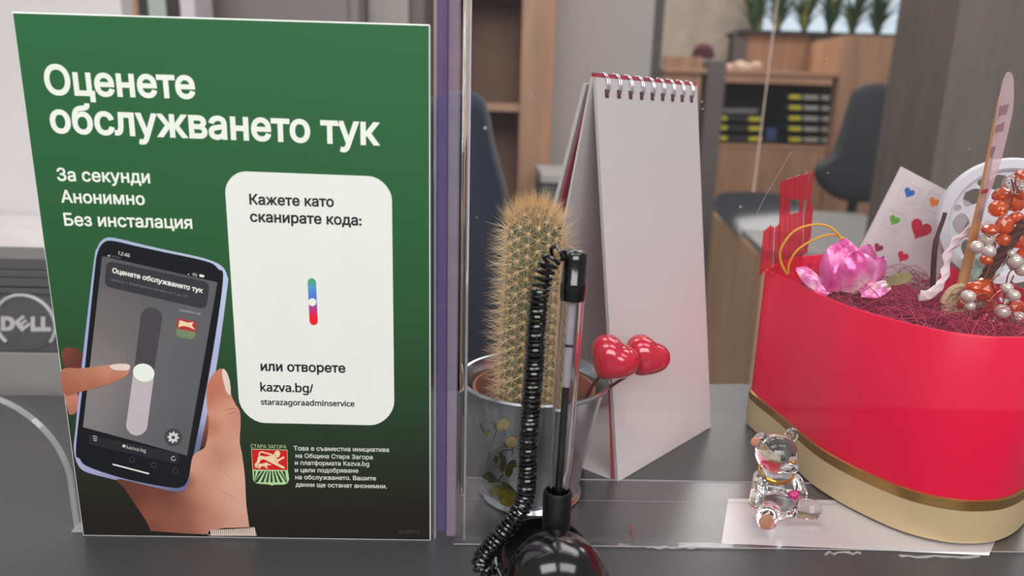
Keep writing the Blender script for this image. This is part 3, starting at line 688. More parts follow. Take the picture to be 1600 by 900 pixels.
for k in range(9):
    t = .085+.105*k; c = TL+AB*t-ud*.0030-nF*.0022; hole = c-ud*.0040+nF*.00262
    sheet(hole-ul*.0015-ud*.0024, hole+ul*.0015-ud*.0024, hole+ul*.0015+ud*.0016, hole-ul*.0015+ud*.0016, nF, .00008).build('punched_slot', mat('dark_slot', (92, 40, 50), 0.6), fp, False)
    g = M()
    for s in (-.0008, .0008):
        g.tube([c+ul*(s+.0012*(1-cos(a))*.35)+nF*(.0042*cos(a))+rb*(.0058*sin(a)) for a in [lerp(-.95, pi+.6, i/22) for i in range(23)]], .00027, 6)
    g.build('wire_loop', m_chr, cal)

# ================================================================== COUNTER PEN AND ITS HOLDER
m_blk = mat('black_plastic', (14, 14, 15), 0.16, coat=0.6, var=0.1)
m_blkm = mat('black_rubber', (16, 16, 17), 0.4, var=0.1)
D0 = V(.1982, -.047, 0.0)
hd = thing('pen_holder', 'glossy black domed pen holder on the counter in front of the screen', 'pen holder', D0)
M().lathe([(0, 0), (.0205, 0), (.0214, .0012), (.0216, .005), (.0210, .011), (.0192, .018), (.0162, .0242), (.0120, .0292), (.0068, .0322), (0, .0334)], D0, 56).build('dome', m_blk, hd)
M().lathe([(.0095, .0), (.0104, .0004), (.0106, .0012), (.0098, .0018), (.0080, .0021), (0, .0024)], D0+V(.0022, -.0170, .0165), 40, V(.12, -.92, .38)).build('dome_cap', m_blk, hd)
dc = atY(849, 873, -.030); dax = V(0, -.34, .94).normalized()
M().lathe([(0, -.0075), (.010, -.0072), (.0160, -.0045), (.0186, -.0008), (.0192, .0004), (.0189, .0012), (.0181, .0010), (.0174, -.0006), (.0150, -.0036), (.009, -.0060), (0, -.0064)], dc, 56, dax).build('collar_dish', m_blk, hd)
s0 = atY(867, 852, -.0265); s1 = atY(871.5, 766, -.0245); sax = (s1-s0)
M().lathe([(.0054, -.004), (.0056, sax.length-.001), (.0053, sax.length), (.0046, sax.length), (.0044, sax.length-.004), (.0044, .002), (0, .002)], s0, 32, sax).build('socket', m_blkm, hd)
M().lathe([(.0118, -dc.z+.0004), (.0122, 0), (.0105, .002)], V(dc.x, dc.y, dc.z-.006), 32).build('foot_ring', m_blk, hd)
# pen
pb = atY(873, 758, -.0243); ptp = atY(899.5, 397, -.0205); ax = (ptp-pb); Lp = ax.length; ax = ax.normalized()
def onpen(y): 
    t = (y-758)/(397-758); return pb+ax*Lp*t
pn = thing('counter_pen', 'clear ballpoint pen with black cap standing in the black holder', 'pen', pb-ax*.006)
m_pen = mat('clear_pen_plastic', (250, 250, 250), 0.04, trans=1.0, ior=1.46, var=0.0)
L1 = (onpen(738)-pb).length; L2 = (onpen(462)-pb).length
M().lathe([(.0036, -.009), (.0037, L1-.0012), (.0044, L1), (.0044, L2+.002), (.0036, L2+.002), (.0036, L1+.001), (.0028, L1-.001), (.0028, -.009)], pb, 32, ax, (False, False)).build('barrel', m_pen, pn)
M().lathe([(.0044, 0), (.00465, .0004), (.00475, .0062), (.00470, .0066), (.00455, .0068), (.00450, .0150), (.0041, .0172), (.0030, .0184), (.0015, .0187), (0, .0188)], onpen(465), 32, ax).build('cap', m_blk, pn)
M().tube([pb-ax*.006, onpen(597)], .00140, 12).build('ink', mat('black_ink_column', (18, 18, 22), 0.3), pn)
M().tube([onpen(597)+ax*.0001, onpen(470)], .00155, 12).build('refill_tube', film('milky_refill', (214, 208, 220), 0.55, 0.2), pn)
M().tube([onpen(535), onpen(531)], .00162, 12).build('refill_mark', m_blkm, pn)
# coiled cord
cp = [atY(889, 400, -.0225), atY(876, 396, -.023), atY(862, 404, -.024), atY(851, 425, -.025), atY(843, 455, -.0255), atY(838, 510, -.026), atY(834, 580, -.0265), atY(829, 640, -.027), atY(825, 700, -.027), atY(824, 745, -.027), atY(820, 778, -.028), atY(809, 803, -.030), atY(785, 833, -.032), atY(763, 860, -.0335), atY(752, 876, -.034), atY(756, 888, -.034), atY(770, 889, -.034), atY(784, 884, -.034)]
cpath = spline(cp, 60); cl = [0.0]
for p, q in zip(cpath, cpath[1:]): cl.append(cl[-1]+(q-p).length)
tot = cl[-1]; hel = []; ang = 0.0; nrm = None; i = 0; N = 3000
for k in range(N):
    d = tot*k/(N-1)
    while i < len(cl)-2 and cl[i+1] < d: i += 1
    u = (d-cl[i])/max(1e-9, cl[i+1]-cl[i]); p = lerp(cpath[i], cpath[i+1], u); t = (cpath[min(i+3, len(cpath)-1)]-cpath[max(i-3, 0)]).normalized()
    nrm = t.orthogonal() if nrm is None else nrm-t*nrm.dot(t); nrm.normalize(); b = t.cross(nrm)
    f = d/tot; pitch = .0034 if f < .055 else (.0024 if f < .14 else .00178)
    ang += 2*pi*(tot/(N-1))/pitch; R_ = .0031 if f > .03 else .0031*max(.15, f/.03)
    if f > .96: R_ = .0028*max(.2, (1-f)/.04)
    hel.append(p+(nrm*cos(ang)+b*sin(ang))*R_)
hel = [atY(897, 398, -.0205)] + hel
M().tube(hel, .00072, 7).build('coiled_cord', m_blk, pn)['label'] = 'black coiled cord of the pen'

# ================================================================== RED GIFT BOX
BP = [(.3285, .1226), (.3320, .0960), (.3345, .0740), (.3372, .0520), (.3428, .0360), (.3500, .0235), (.3585, .0125), (.3690, .0055), (.3815, .0026), (.3974, .0048), (.4140, .0140), (.4310, .0300), (.4455, .052), (.4550, .085), (.4560, .118), (.4480, .150), (.4300, .172), (.4080, .181), (.3860, .178), (.3640, .166), (.3450, .147), (.3330, .1315)]
FPs = [p.xy for p in spline([(x, y, 0) for x, y in BP], 5, True)]
def foot(off, z):
    n = len(FPs); out = []
    for i in range(n):
        t = (FPs[(i+1) % n]-FPs[i-1]).normalized(); nn = Vector((t.y, -t.x)); out.append(V(FPs[i].x+nn.x*off, FPs[i].y+nn.y*off, z))
    return out
_c = Vector((.395, .09)); sgn = 1 if (foot(.001, 0)[0].xy-_c).length > (foot(0, 0)[0].xy-_c).length else -1
gb = thing('gift_box', 'glossy red oval gift box with gold base, open and filled with trinkets', 'box', (.395, .09, .001))
m_red = mat('red_board', (230, 8, 64), 0.3, coat=0.04, var=0.02, spec=0.25)
M().rings([foot(sgn*0, .0215), foot(0, .0955), foot(-sgn*.0004, .0962), foot(-sgn*.0014, .0962), foot(-sgn*.0018, .0955), foot(-sgn*.0018, .020)], True, (False, False)).build('body', m_red, gb)
M().rings([foot(-sgn*.002, .022), foot(-sgn*.002, .024)], True).build('inner_floor', m_red, gb)
M().rings([foot(sgn*.0002, .0172), foot(sgn*.0012, .0174), foot(sgn*.0013, .0220), foot(sgn*.0002, .0224)], True, (False, False)).build('gold_band', mat('gold_foil', (190, 150, 84), 0.28, 0.85, var=0.06), gb)
M().rings([foot(0, .001), foot(sgn*.0012, .0016), foot(sgn*.0013, .0172), foot(sgn*.0004, .0173)], True, (True, False)).build('base', mat('gold_board', (208, 184, 142), 0.42, 0.15, var=0.05), gb)

# filling: nobody could count its strands
sis = M(); rs = []
for q in (-.0022, -.010, -.020, -.032):
    rs.append([p+V(0, 0, random.uniform(-.002, .003)) for p in foot(sgn*q, .078+(-q)*.22)])
sis.rings(rs, True, (False, True))
for k in range(1100):
    x, y = random.choice([(random.uniform(.342, .45), random.uniform(.012, .17)), (random.uniform(.345, .42), random.uniform(.012, .09))])
    if (x-.395)**2/.0028+(y-.088)**2/.0064 > .92: continue
    z = .080+random.uniform(0, .013); a = random.uniform(0, 2*pi); L = random.uniform(.006, .020); cv = random.uniform(-.010, .010); h = random.uniform(-.004, .010)
    if (x-.395+cos(a)*L)**2/.0030+(y-.088+sin(a)*L)**2/.0070 > .9 or (x-.395-cos(a)*L)**2/.0030+(y-.088-sin(a)*L)**2/.0070 > .9: L *= .4; cv *= .4
    d = V(cos(a), sin(a), 0); e = V(-sin(a), cos(a), 0)
    sis.tube([V(x, y, z)+d*(L*u)+e*(cv*(1-u*u))+V(0, 0, h*(1-u*u)) for u in (-1, -.5, 0, .5, 1)], .00021, 3, False)
o = sis.build('sisal_filling', mat('crimson_sisal', (160, 30, 72), 0.6, var=0.2, scale=300), None, True, (.395, .09, .078)); tag(o, 'tangled crimson sisal fibre filling inside the red box', 'filling', kind='stuff')

# red translucent comb-like piece at the box's left end
m_redt = film('red_translucent_plastic', (210, 40, 70), 0.34, 0.25)
cb0 = atY(1205, 435, .1165); cb = thing('red_plastic_comb', 'translucent red plastic comb standing over the left rim of the red box', 'comb', cb0)
def slat(x0, yt0, x1, yt1, yb0, yb1, Y, lean=0):
    P = [atY(x0+lean, yt0, Y), atY(x1+lean, yt1, Y), atY(x1, yb1, Y), atY(x0, yb0, Y)]; return M().prism(P, (0, .0012, 0))
for a_ in ((1200, 356, 1206, 354, 428, 432, .1150, 4), (1187, 362, 1199, 352, 432, 420, .1140, 7), (1209, 356, 1216, 350, 432, 430, .1170, 3),
           (1217, 285, 1225, 281, 420, 425, .1160, 3), (1226, 281, 1233, 278, 420, 425, .1168, 3), (1234, 279, 1241, 276, 312, 312, .1176, 2), (1242, 276, 1249, 273, 312, 312, .1176, 2), (1249, 277, 1254, 273, 425, 425, .1184, 2), (1254, 273, 1261, 270, 312, 312, .1190, 3), (1261, 271, 1266, 268, 330, 330, .1190, 6),
           (1234, 336, 1241, 333, 425, 425, .1176, 1), (1242, 333, 1248, 331, 428, 428, .1176, 1), (1256, 332, 1262, 322, 398, 394, .1192, 2), (1262, 324, 1267, 320, 388, 370, .1192, 4)):
    slat(*a_).build('tooth', m_redt, cb, False)

# yellow elastic loops
m_yel = mat('yellow_elastic', (222, 160, 40), 0.5)
yl = thing('elastic_loop', 'double loop of thin yellow elastic cord beside the pink foil flower', 'cord', atY(1222, 425, .108))
for P in (((1229, 428, .104), (1219, 405, .104), (1222, 385, .103), (1240, 362, .102), (1265, 352, .1), (1290, 352, .097), (1308, 364, .094), (1320, 382, .092)), ((1232, 428, .103), (1233, 412, .102), (1245, 392, .1), (1265, 378, .099), (1290, 368, .097), (1308, 368, .095), (1322, 376, .093), (1334, 389, .092))):
    M().tube(spline([atY(*p) for p in P], 8), .0006, 8).build('cord_loop', m_yel, yl)

# pink foil flower
def irid(name):
    m = bpy.data.materials.new(name); m.use_nodes = True; nt = m.node_tree; b = nt.nodes['Principled BSDF']
    tc = nt.nodes.new('ShaderNodeTexCoord'); nz = nt.nodes.new('ShaderNodeTexNoise'); nz.inputs['Scale'].default_value = 70; nz.inputs['Detail'].default_value = 3
    rp = nt.nodes.new('ShaderNodeValToRGB'); e = rp.color_ramp.elements; e[0].position = .30; e[0].color = rgb(190, 40, 130); e[1].position = .78; e[1].color = rgb(232, 190, 236)
    q = e.new(.45); q.color = rgb(222, 86, 160); q = e.new(.58); q.color = rgb(230, 140, 192); q = e.new(.68); q.color = rgb(226, 214, 190)
    nt.links.new(tc.outputs['Object'], nz.inputs[0]); nt.links.new(nz.outputs[0], rp.inputs[0]); nt.links.new(rp.outputs[0], b.inputs['Base Color'])
    vz = nt.nodes.new('ShaderNodeTexVoronoi'); vz.inputs['Scale'].default_value = 260; bp = nt.nodes.new('ShaderNodeBump'); bp.inputs['Strength'].default_value = .5; bp.inputs['Distance'].default_value = .0006
    nt.links.new(tc.outputs['Object'], vz.inputs[0]); nt.links.new(vz.outputs[0], bp.inputs['Height']); nt.links.new(bp.outputs[0], b.inputs['Normal'])
    b.inputs['Roughness'].default_value = .28; b.inputs['Metallic'].default_value = .25; b.inputs['Coat Weight'].default_value = .6; return m
m_foil = irid('iridescent_pink_foil')
ff0 = atY(1322, 448, .074); ff = thing('foil_flower', 'iridescent pink foil flower lying on the crimson filling', 'flower', ff0)
def petal(base, tip, wide, bow, nrm, nu=8, nv=12):
    base, tip = V(base), V(tip); ax_ = tip-base; sd = ax_.cross(nrm).normalized(); m = M(); rs = []
    for i in range(nv+1):
        v = i/nv; w = wide*(sin(pi*min(.999, v*.82+.1))**.8)*(1 if v < .85 else math.sqrt(max(0.02, 1-((v-.85)/.15)**2)))
        c = base+ax_*v+nrm*(bow*sin(pi*v)); rs.append([c+sd*(w*u)-nrm*(bow*1.1*u*u*sin(pi*min(1, v+.15)))+nrm*.0004*sin(9*v+7*u) for u in [lerp(-1, 1, j/nu) for j in range(nu+1)]])
    return m.rings(rs, False, (False, False))
FNT = V(0, -1, .15).normalized()
for (bx, by, bY), (tx, ty, tY), wd, bw, nr in (((1300, 455, .070), (1312, 378, .078), .0075, .0040, V(-.5, -1, .2)), ((1330, 458, .068), (1345, 392, .072), .0098, .0045, V(.1, -1, .25)),
                                              ((1352, 452, .070), (1382, 402, .080), .0070, .0035, V(.7, -1, .1)), ((1318, 450, .074), (1322, 372, .090), .0085, .0030, V(0, -1, .2)),
                                              ((1340, 448, .076), (1362, 384, .094), .0090, .0030, V(.3, -1, .2)), ((1296, 458, .072), (1244, 418, .090), .0048, .0030, V(-.2, -.5, 1)), ((1345, 458, .068), (1392, 446, .066), .0050, .0020, V(.1, -.6, 1))):
    petal(atY(bx, by, bY), atY(tx, ty, tY), wd, bw, nr.normalized()).build('petal', m_foil, ff)

# heart card
ccs = [(1408, 260), (1524, 321), (1434, 500), (1318, 439)]; CY = .142
hcard = thing('heart_card', 'tilted white card printed with small coloured hearts, standing in the box', 'card', atY(1376, 470, CY))
M().prism([atY(x, y, CY) for x, y in ccs], (0, .0006, 0)).build('card', mat('white_card_stock', (214, 206, 208), 0.5, var=0.02), hcard, False)
hu = Vector((116, 61)).normalized(); hv = Vector((-hu.y, hu.x))
def heart2(cx_, cy_, w): 
    o = []
    for k in range(40):
        t = 2*pi*k/40; x = 16*sin(t)**3; y = -(13*cos(t)-5*cos(2*t)-2*cos(3*t)-cos(4*t))-2
        p = Vector((cx_, cy_))+hu*(x/32*w)+hv*(y/32*w)*1.05; o.append((p.x, p.y))
    return o
for i, (x, y, w, c) in enumerate(((1420, 302, 17, (52, 104, 178)), (1459, 317, 17, (232, 132, 40)), (1397, 345, 17, (104, 172, 58)), (1437, 360, 34, (196, 30, 60)), (1473, 376, 15, (58, 104, 176)), (1372, 388, 15, (150, 40, 80)), (1410, 402, 18, (206, 40, 76)))):
    P = [atY(a, b, CY-.0001) for a, b in heart2(x, y, w)]; M().add(P, geometry.tessellate_polygon([P])).build('printed_heart', mat('heart_ink_%s' % '_'.join(map(str, c)), c, 0.45), hcard, False)
for x, y in ((1420, 302), (1459, 317), (1397, 345)):
    c = Vector((x, y)); P = [c+hu*14*a+hv*14*b for a, b in ((-1, -1), (1, -1), (1, 1), (-1, 1))]
    for i in range(4):
        p, q = P[i], P[(i+1) % 4]; M().tube([atY(p.x, p.y, CY-.00005), atY(q.x, q.y, CY-.00005)], .00008, 4).build('printed_frame_line', mat('frame_ink', (176, 168, 170), 0.5), hcard, False)

# white openwork reel
RY = .100; rc = atY(1570, 347, RY); RR = .0338
rl = thing('white_reel', 'round white plastic openwork reel standing behind the orange beads', 'reel', rc-V(0, 0, RR))
m_wpl = mat('white_plastic', (212, 212, 220), 0.4, var=0.02)
rax = V(-.25, -1, .1).normalized()
M().lathe([(RR*.80, -.003), (RR*.98, -.003), (RR, -.001), (RR, .002), (RR*.97, .0038), (RR*.84, .0038), (RR*.80, .0025), (RR*.80, -.003)], rc, 72, rax, (False, False)).build('rim', m_wpl, rl)
M().lathe([(RR*.12, -.002), (RR*.42, -.002), (RR*.44, 0), (RR*.42, .002), (RR*.12, .002), (RR*.12, -.002)], rc, 40, rax, (False, False)).build('hub', m_wpl, rl)
Tq = Vector((0, 0, 1)).rotation_difference(rax).to_matrix()
loops = [[Vector((.84*cos(2*pi*k/72), .84*sin(2*pi*k/72))) for k in range(72)]]
for k in range(9):
    a = 2*pi*k/9+.2
    def pol(r, t): return Vector((r*cos(a+t), r*sin(a+t)))
    pet = [pol(.50+.26*u, .26*sin(pi*u)**.7) for u in [i/9 for i in range(10)]]+[pol(.50+.26*u, -.26*sin(pi*u)**.7) for u in [i/9 for i in range(8, 0, -1)]]
    if area2(pet) > 0: pet = pet[::-1]
    loops.append(pet)
    c_ = pol(.73, pi/9); loops.append([c_+Vector((.055*cos(-2*pi*i/12), .055*sin(-2*pi*i/12))) for i in range(12)])
    c_ = pol(.30, .1); loops.append([c_+Vector((.06*cos(-2*pi*i/12), .06*sin(-2*pi*i/12))) for i in range(12)])
vs, fs = fill(loops); n_ = len(vs); Pq = [rc+Tq @ Vector((v.x*RR, v.y*RR, -.0008)) for v in vs]; ext_ = Tq @ Vector((0, 0, .0018))
wb = M().add(Pq+[p+ext_ for p in Pq], [tuple(t) for t in fs]+[tuple(i+n_ for i in t[::-1]) for t in fs]); o_ = 0
cnt = {}
for t in fs:
    for i in range(3):
        e = (t[i], t[(i+1) % 3]); k_ = tuple(sorted(e)); cnt.setdefault(k_, []).append(e)
wb.f += [(e[0][1], e[0][0], e[0][0]+n_, e[0][1]+n_) for e in cnt.values() if len(e) == 1]
wb.build('openwork_web', m_wpl, rl, False)

# skewer with clear tag
SY = .066
sk = thing('tagged_skewer', 'flat wooden skewer with a clear printed plastic tag, tallest thing in the box', 'skewer', atY(1492, 478, SY))
stick = [(1564, 150), (1567, 150), (1541, 300), (1520, 400), (1506, 482), (1488, 480), (1512, 385), (1535, 290)]
M().prism([atY(x, y, SY) for x, y in [(1563.5, 150), (1567, 151), (1557, 215), (1543, 300), (1523, 400), (1503, 490), (1487, 487), (1511, 395), (1534, 298), (1551, 212)]], (0, .0016, 0)).build('stick', wood('bamboo', (196, 138, 78), (218, 164, 104), 20, 0.55, (1, 1, .1)), sk, False)
tgp = [(p.x, p.y) for p in spline([(v[0], v[1], 0) for v in ((1562, 150), (1568, 124), (1574, 113.5), (1580, 114), (1584, 126), (1583.5, 165), (1577, 200), (1563, 255), (1546, 305), (1534, 340), (1527, 345), (1532, 312), (1543, 262), (1553, 205))], 4, True)]
tgo = M().prism([atY(x, y, SY-.0003) for x, y in tgp], (0, .0003, 0)).build('clear_tag', film('rosy_clear_plastic', (222, 200, 206), 0.42, 0.15), sk, False)
for P in (((1562, 166), (1577, 162), (1573, 178), (1560, 182)), ((1556, 196), (1570, 190), (1568, 204), (1555, 208)), ((1549, 230), (1557, 228), (1551, 246), (1546, 246)), ((1534, 297), (1546, 294), (1543, 301), (1533, 303))):
    q = [atY(x, y, SY-.0005) for x, y in P]; M().add(q, [(0, 1, 2, 3)]).build('tag_print', film('grey_tag_ink', (140, 118, 124), 0.5) if P[0][1] < 290 else film('red_tag_ink', (176, 60, 80), 0.7), tgo, False)

# twig, ribbon, leaf, rosette, sheer green bow
solo(M().tube(spline([atY(1477, 332, .080), atY(1473, 345, .080), atY(1463, 375, .079), atY(1459, 410, .078), atY(1457, 462, .078)], 6), [.0010]*12+[.0013]*13, 8), 'twig', mat('dark_bark', (74, 44, 42), 0.8, var=0.3, scale=400), 'thin dark brown twig upright in front of the heart card', 'twig', atY(1457, 462, .078))
P = spline([atY(1585, 352, .082), atY(1550, 352, .078), atY(1520, 358, .074), atY(1497, 374, .070), atY(1482, 396, .067), atY(1478, 422, .064), atY(1470, 444, .060), atY(1452, 460, .056), atY(1437, 462, .054)], 8)
rb_ = M(); rs = []
for i, p in enumerate(P):
    t = (P[min(i+1, len(P)-1)]-P[max(0, i-1)]).normalized(); sd = t.cross(V(0, -1, 0)).normalized(); w = .0021*(1+.35*sin(i*.8)) if i < 52 else .0026
    rs.append([p+sd*w*cos(a)+V(0, -.0007*sin(a)*(1+.8*sin(3*a+i)), 0) for a in [2*pi*k/12 for k in range(12)]])
solo(rb_.rings(rs), 'paper_ribbon', mat('white_tissue', (226, 208, 214), 0.7, var=0.05, scale=300, bump=.5), 'crinkled white tissue ribbon curling over the filling behind the skewer', 'ribbon', P[-1])
lf = [(p.x, p.y) for p in spline([(v[0], v[1], 0) for v in ((1385, 440), (1398, 430), (1418, 427), (1426, 432), (1415, 442), (1396, 446))], 4, True)]
solo(M().prism([atY(x, y, .064+.0002*(y-427)*-1) for x, y in lf], (0, .0004, .0004)), 'dried_leaf', mat('olive_leaf', (120, 104, 66), 0.7, var=0.3, scale=200), 'small olive dried leaf on the filling right of the foil flower', 'leaf', atY(1405, 440, .064))
ro = M(); c = atY(1497, 478, .062)
for k in range(9):
    a = 2*pi*k/9; r = .0042+.0012*(k % 3); P = [c+V(cos(a+b)*r*1.3, -.001*k*.3+sin(3*b)*.0006, sin(a+b)*r*1.5) for b in [lerp(0, 1.6, i/8) for i in range(9)]]
    ro.tube(P, .0016, 7)
ro.sphere(c, (.005, .003, .006), 14, 10)
solo(ro, 'cream_rosette', mat('cream_cord', (206, 182, 148), 0.8, var=0.15, scale=500, bump=.8), 'cream cord rosette at the foot of the wooden skewer', 'rosette', c)
gr = M(); c = atY(1528, 418, .088)
for k in range(7):
    a = 2*pi*k/7; petal(c, c+V(cos(a)*.012, -.002, sin(a)*.010), .0050, .0022, V(0, -1, .1).normalized()); pm = petal(c, c+V(cos(a)*.012, -.002, sin(a)*.010), .0050, .0022, V(0, -1, .1).normalized()); gr.add(pm.v, pm.f)
solo(gr, 'sheer_bow', film('pale_green_organza', (176, 196, 184), 0.6, .5), 'pale grey-green sheer bow half hidden behind the orange beads', 'bow', c)

# beaded branch
bb0 = atY(1545, 470, .060); bb = thing('beaded_branch', 'branch of orange crystal beads and pearls on copper wire in the box', 'ornament', bb0)
m_or = mat('orange_crystal', (238, 96, 30), 0.08, trans=.55, ior=1.5, coat=.5, var=.15, scale=120)
m_pl = mat('pearl', (206, 194, 186), 0.2, .25, coat=.6, var=.05)
m_cl = mat('clear_bead', (240, 235, 235), 0.05, trans=.9, ior=1.45, var=0)
m_co = mat('copper_wire', (170, 92, 62), 0.3, 0.9)
m_br = mat('brown_fibre', (92, 54, 46), 0.8, var=.25, scale=300, bump=.6)
br = spline([atY(1532, 452, .060), atY(1545, 425, .056), atY(1562, 400, .052), atY(1582, 372, .048), atY(1606, 345, .044)], 8)
for s in (0, 2.1, 4.2):
    M().tube([p+V(.0012*cos(i*.5+s), .0012*sin(i*.5+s), 0) for i, p in enumerate(br)], .0017, 8).build('branch_strand', m_br, bb)
PXM = 1/2950.0
def facet(c, r, T):
    bm = bmesh.new(); bmesh.ops.create_icosphere(bm, subdivisions=2, radius=1); m = M()
    for v in bm.verts: v.co = Vector(c)+T @ Vector((v.co.x*r[0], v.co.y*r[1], v.co.z*r[2]))
    return m.bm(bm)
for x, y, r, e in ((1596, 275, 9, 1), (1597, 302, 11, .8), (1565, 304, 12, .8), (1584, 317, 14, .85), (1560, 326, 12, 1), (1588, 341, 9, 1), (1570, 352, 11, 1.2), (1548, 359, 11, .7), (1568, 374, 9, 1), (1595, 372, 14, 1.1), (1541, 406, 8, .9), (1536, 452, 15, 1.1), (1521, 449, 10, .8), (1545, 480, 13, .9), (1504, 474, 7, 1.1), (1586, 480, 12, .95), (1557, 506, 14, .8), (1540, 500, 10, 1), (1600, 398, 10, 1)):
    Y = .052+random.uniform(-.006, .006)+(.008 if y < 340 else 0); rr = r*PXM
    facet(atY(x, y, Y), (rr*1.1, rr, rr*e), Matrix.Rotation(random.uniform(-.6, .6), 3, 'Y')).build('orange_bead', m_or, bb, False)
for x, y, r in ((1526, 386, 9.5), (1543, 374, 10.5), (1545, 393, 10), (1586, 408, 11.5), (1597, 421, 10), (1513, 463, 10.5), (1515, 478, 8), (1573, 450, 9), (1566, 487, 11), (1591, 498, 11.5), (1580, 396, 6), (1584, 462, 9)):
    M().sphere(atY(x, y, .046+random.uniform(-.004, .004)), r*PXM*.92, 20, 14).build('pearl', m_pl, bb)
for x, y, r in ((1580, 286, 11), (1592, 292, 10), (1573, 465, 9), (1530, 474, 8), (1578, 508, 9), (1558, 384, 6)):
    M().sphere(atY(x, y, .055), r*PXM, 20, 14).build('clear_bead', m_cl, bb)
for P in (((1536, 440), (1545, 420), (1555, 385), (1545, 370)), ((1545, 470), (1560, 455), (1575, 448), (1584, 430)), ((1550, 480), (1556, 460), (1550, 440), (1562, 428)), ((1560, 340), (1574, 330), (1584, 300), (1580, 280)), ((1560, 500), (1568, 470), (1575, 430), (1585, 420)), ((1568, 505), (1578, 475), (1582, 440)), ((1515, 470), (1530, 460), (1545, 462)), ((1590, 270), (1586, 285), (1592, 300))):
    M().tube(spline([atY(x, y, .047) for x, y in P], 8), .00035, 6).build('wire', m_co, bb)

# ================================================================== GLASS BEAR
gl = mat('clear_glass', (252, 252, 252), 0.01, trans=1.0, ior=1.46, var=0.0)
b0 = V(.3075, .0165, .0012)
be = thing('glass_bear', 'small clear glass teddy bear with gold collar sitting on the paper slip', 'figurine', b0)
def BPx(x, y, Y): return atY(x, y, Y)
def capsule(m, a, b, r0, r1, n=7):
    for k in range(n+1): m.sphere(lerp(a, b, k/n), lerp(r0, r1, k/n), 18, 12)
body = M()
hcn = BPx(1213, 708, .018); tcn = BPx(1213, 768, .020)
body.sphere(hcn, (.0092, .0088, .0090), 24, 16); body.sphere(hcn+V(.0030, -.0062, -.0030), (.0048, .0044, .0036), 18, 12)
body.sphere(tcn, (.0098, .0088, .0112), 24, 16); body.sphere(tcn+V(0, .001, -.006), (.0100, .0090, .0072), 20, 14)
body.sphere(lerp(hcn, tcn, .5), (.0064, .0062, .006), 18, 12)
body.sphere(BPx(1190, 688, .019), (.0038, .0026, .0038), 16, 12); body.sphere(BPx(1237, 679, .021), (.0030, .0026, .0036), 16, 12)
capsule(body, BPx(1203, 796, .014), BPx(1199, 812, .0075), .0046, .0044)
body.sphere(BPx(1198, 809, .0072), (.0046, .0036, .0056), 18, 12)
capsule(body, BPx(1232, 792, .016), BPx(1268, 796, .0175), .0044, .0047)
capsule(body, BPx(1188, 745, .017), BPx(1181, 784, .0125), .0033, .0032)
capsule(body, BPx(1243, 750, .017), BPx(1252, 770, .014), .0030, .0030)
zmin = min(p.z for p in body.v)
for p in body.v: p.z = max(p.z, .0012)
bo = body.build('body', gl, be)
rm = bo.modifiers.new('join', 'REMESH'); rm.mode = 'VOXEL'; rm.voxel_size = .00045; rm.use_smooth_shade = True
sm = bo.modifiers.new('soften', 'SMOOTH'); sm.factor = .5; sm.iterations = 6
nk = lerp(hcn, tcn, .47)
M().lathe([(.0070, -.0010), (.0078, -.0008), (.0079, .0008), (.0071, .0010)], nk, 32, V(-.12, -.25, 1), (False, False)).build('collar', mat('gold_ribbon', (196, 146, 40), 0.3, 0.8, var=.15, scale=400), be)
ht = heart_mesh(BPx(1240, 774, .0096), .0054, radians(-12), .15, 32, 10).build('heart', mat('magenta_lacquer', (190, 24, 110), 0.25, coat=.6), be)
for x, y in ((1223.5, 717.5), (1240, 710)):
    M().sphere(BPx(x, y, .0078), .0010, 12, 8).build('eye', m_blk, be)
M().sphere(BPx(1240, 722, .0068), (.0012, .0008, .0008), 12, 8).build('nose', mat('gold_ribbon', (196, 146, 40)), be)
M().sphere(BPx(1197, 815, .0032), (.0030, .0006, .0040), 14, 10).build('paw_pad', mat('amber_enamel', (188, 130, 100), .3, coat=.3), be)
M().sphere(BPx(1181, 690, .0172), (.0024, .0006, .0024), 12, 8).build('ear_tint', mat('amber_enamel', (196, 120, 84)), be)

# ================================================================== MONITOR ON THE LEFT
MY = .262
m_mon = mat('monitor_grey', (86, 84, 84), 0.45, var=.04, scale=200); m_monl = mat('monitor_light', (200, 198, 198), 0.35)
zt = atY(40, 403, MY).z
mo = thing('computer_monitor', 'grey monitor seen from behind at the left edge, with its maker badge', 'monitor', (-.16, MY, -.02-.2))
def mz(y): return atY(40, y, MY).z
ml, mr = -.42, .075
M().box((ml, MY, zt-.30), (mr, MY+.045, zt-.0004), .002).build('back_shell', m_mon, mo, False)
for y0, y1, d in ((403, 420, .0030), (421, 431, .0048), (432.5, 446, .0042), (448.5, 457, .0050), (459, 547, .0034)):
    M().box((ml+.01, MY-d, mz(y1)), (mr-.002, MY+.002, mz(y0)), .0006).build('rear_rib', m_mon, mo, False)
M().box((ml+.004, MY-.004, mz(760)), (mr-.002, MY+.002, mz(549)), .001).build('lower_shell', mat('monitor_pale', (150, 148, 147), .4, var=.03), mo, False)
M().box((-.20, MY+.01, -.29), (-.12, MY+.03, zt-.25), .002).build('stand_neck', m_mon, mo, False)
M().box((-.26, MY-.04, -.30), (-.06, MY+.10, -.288), .003).build('stand_base', m_mon, mo, False)
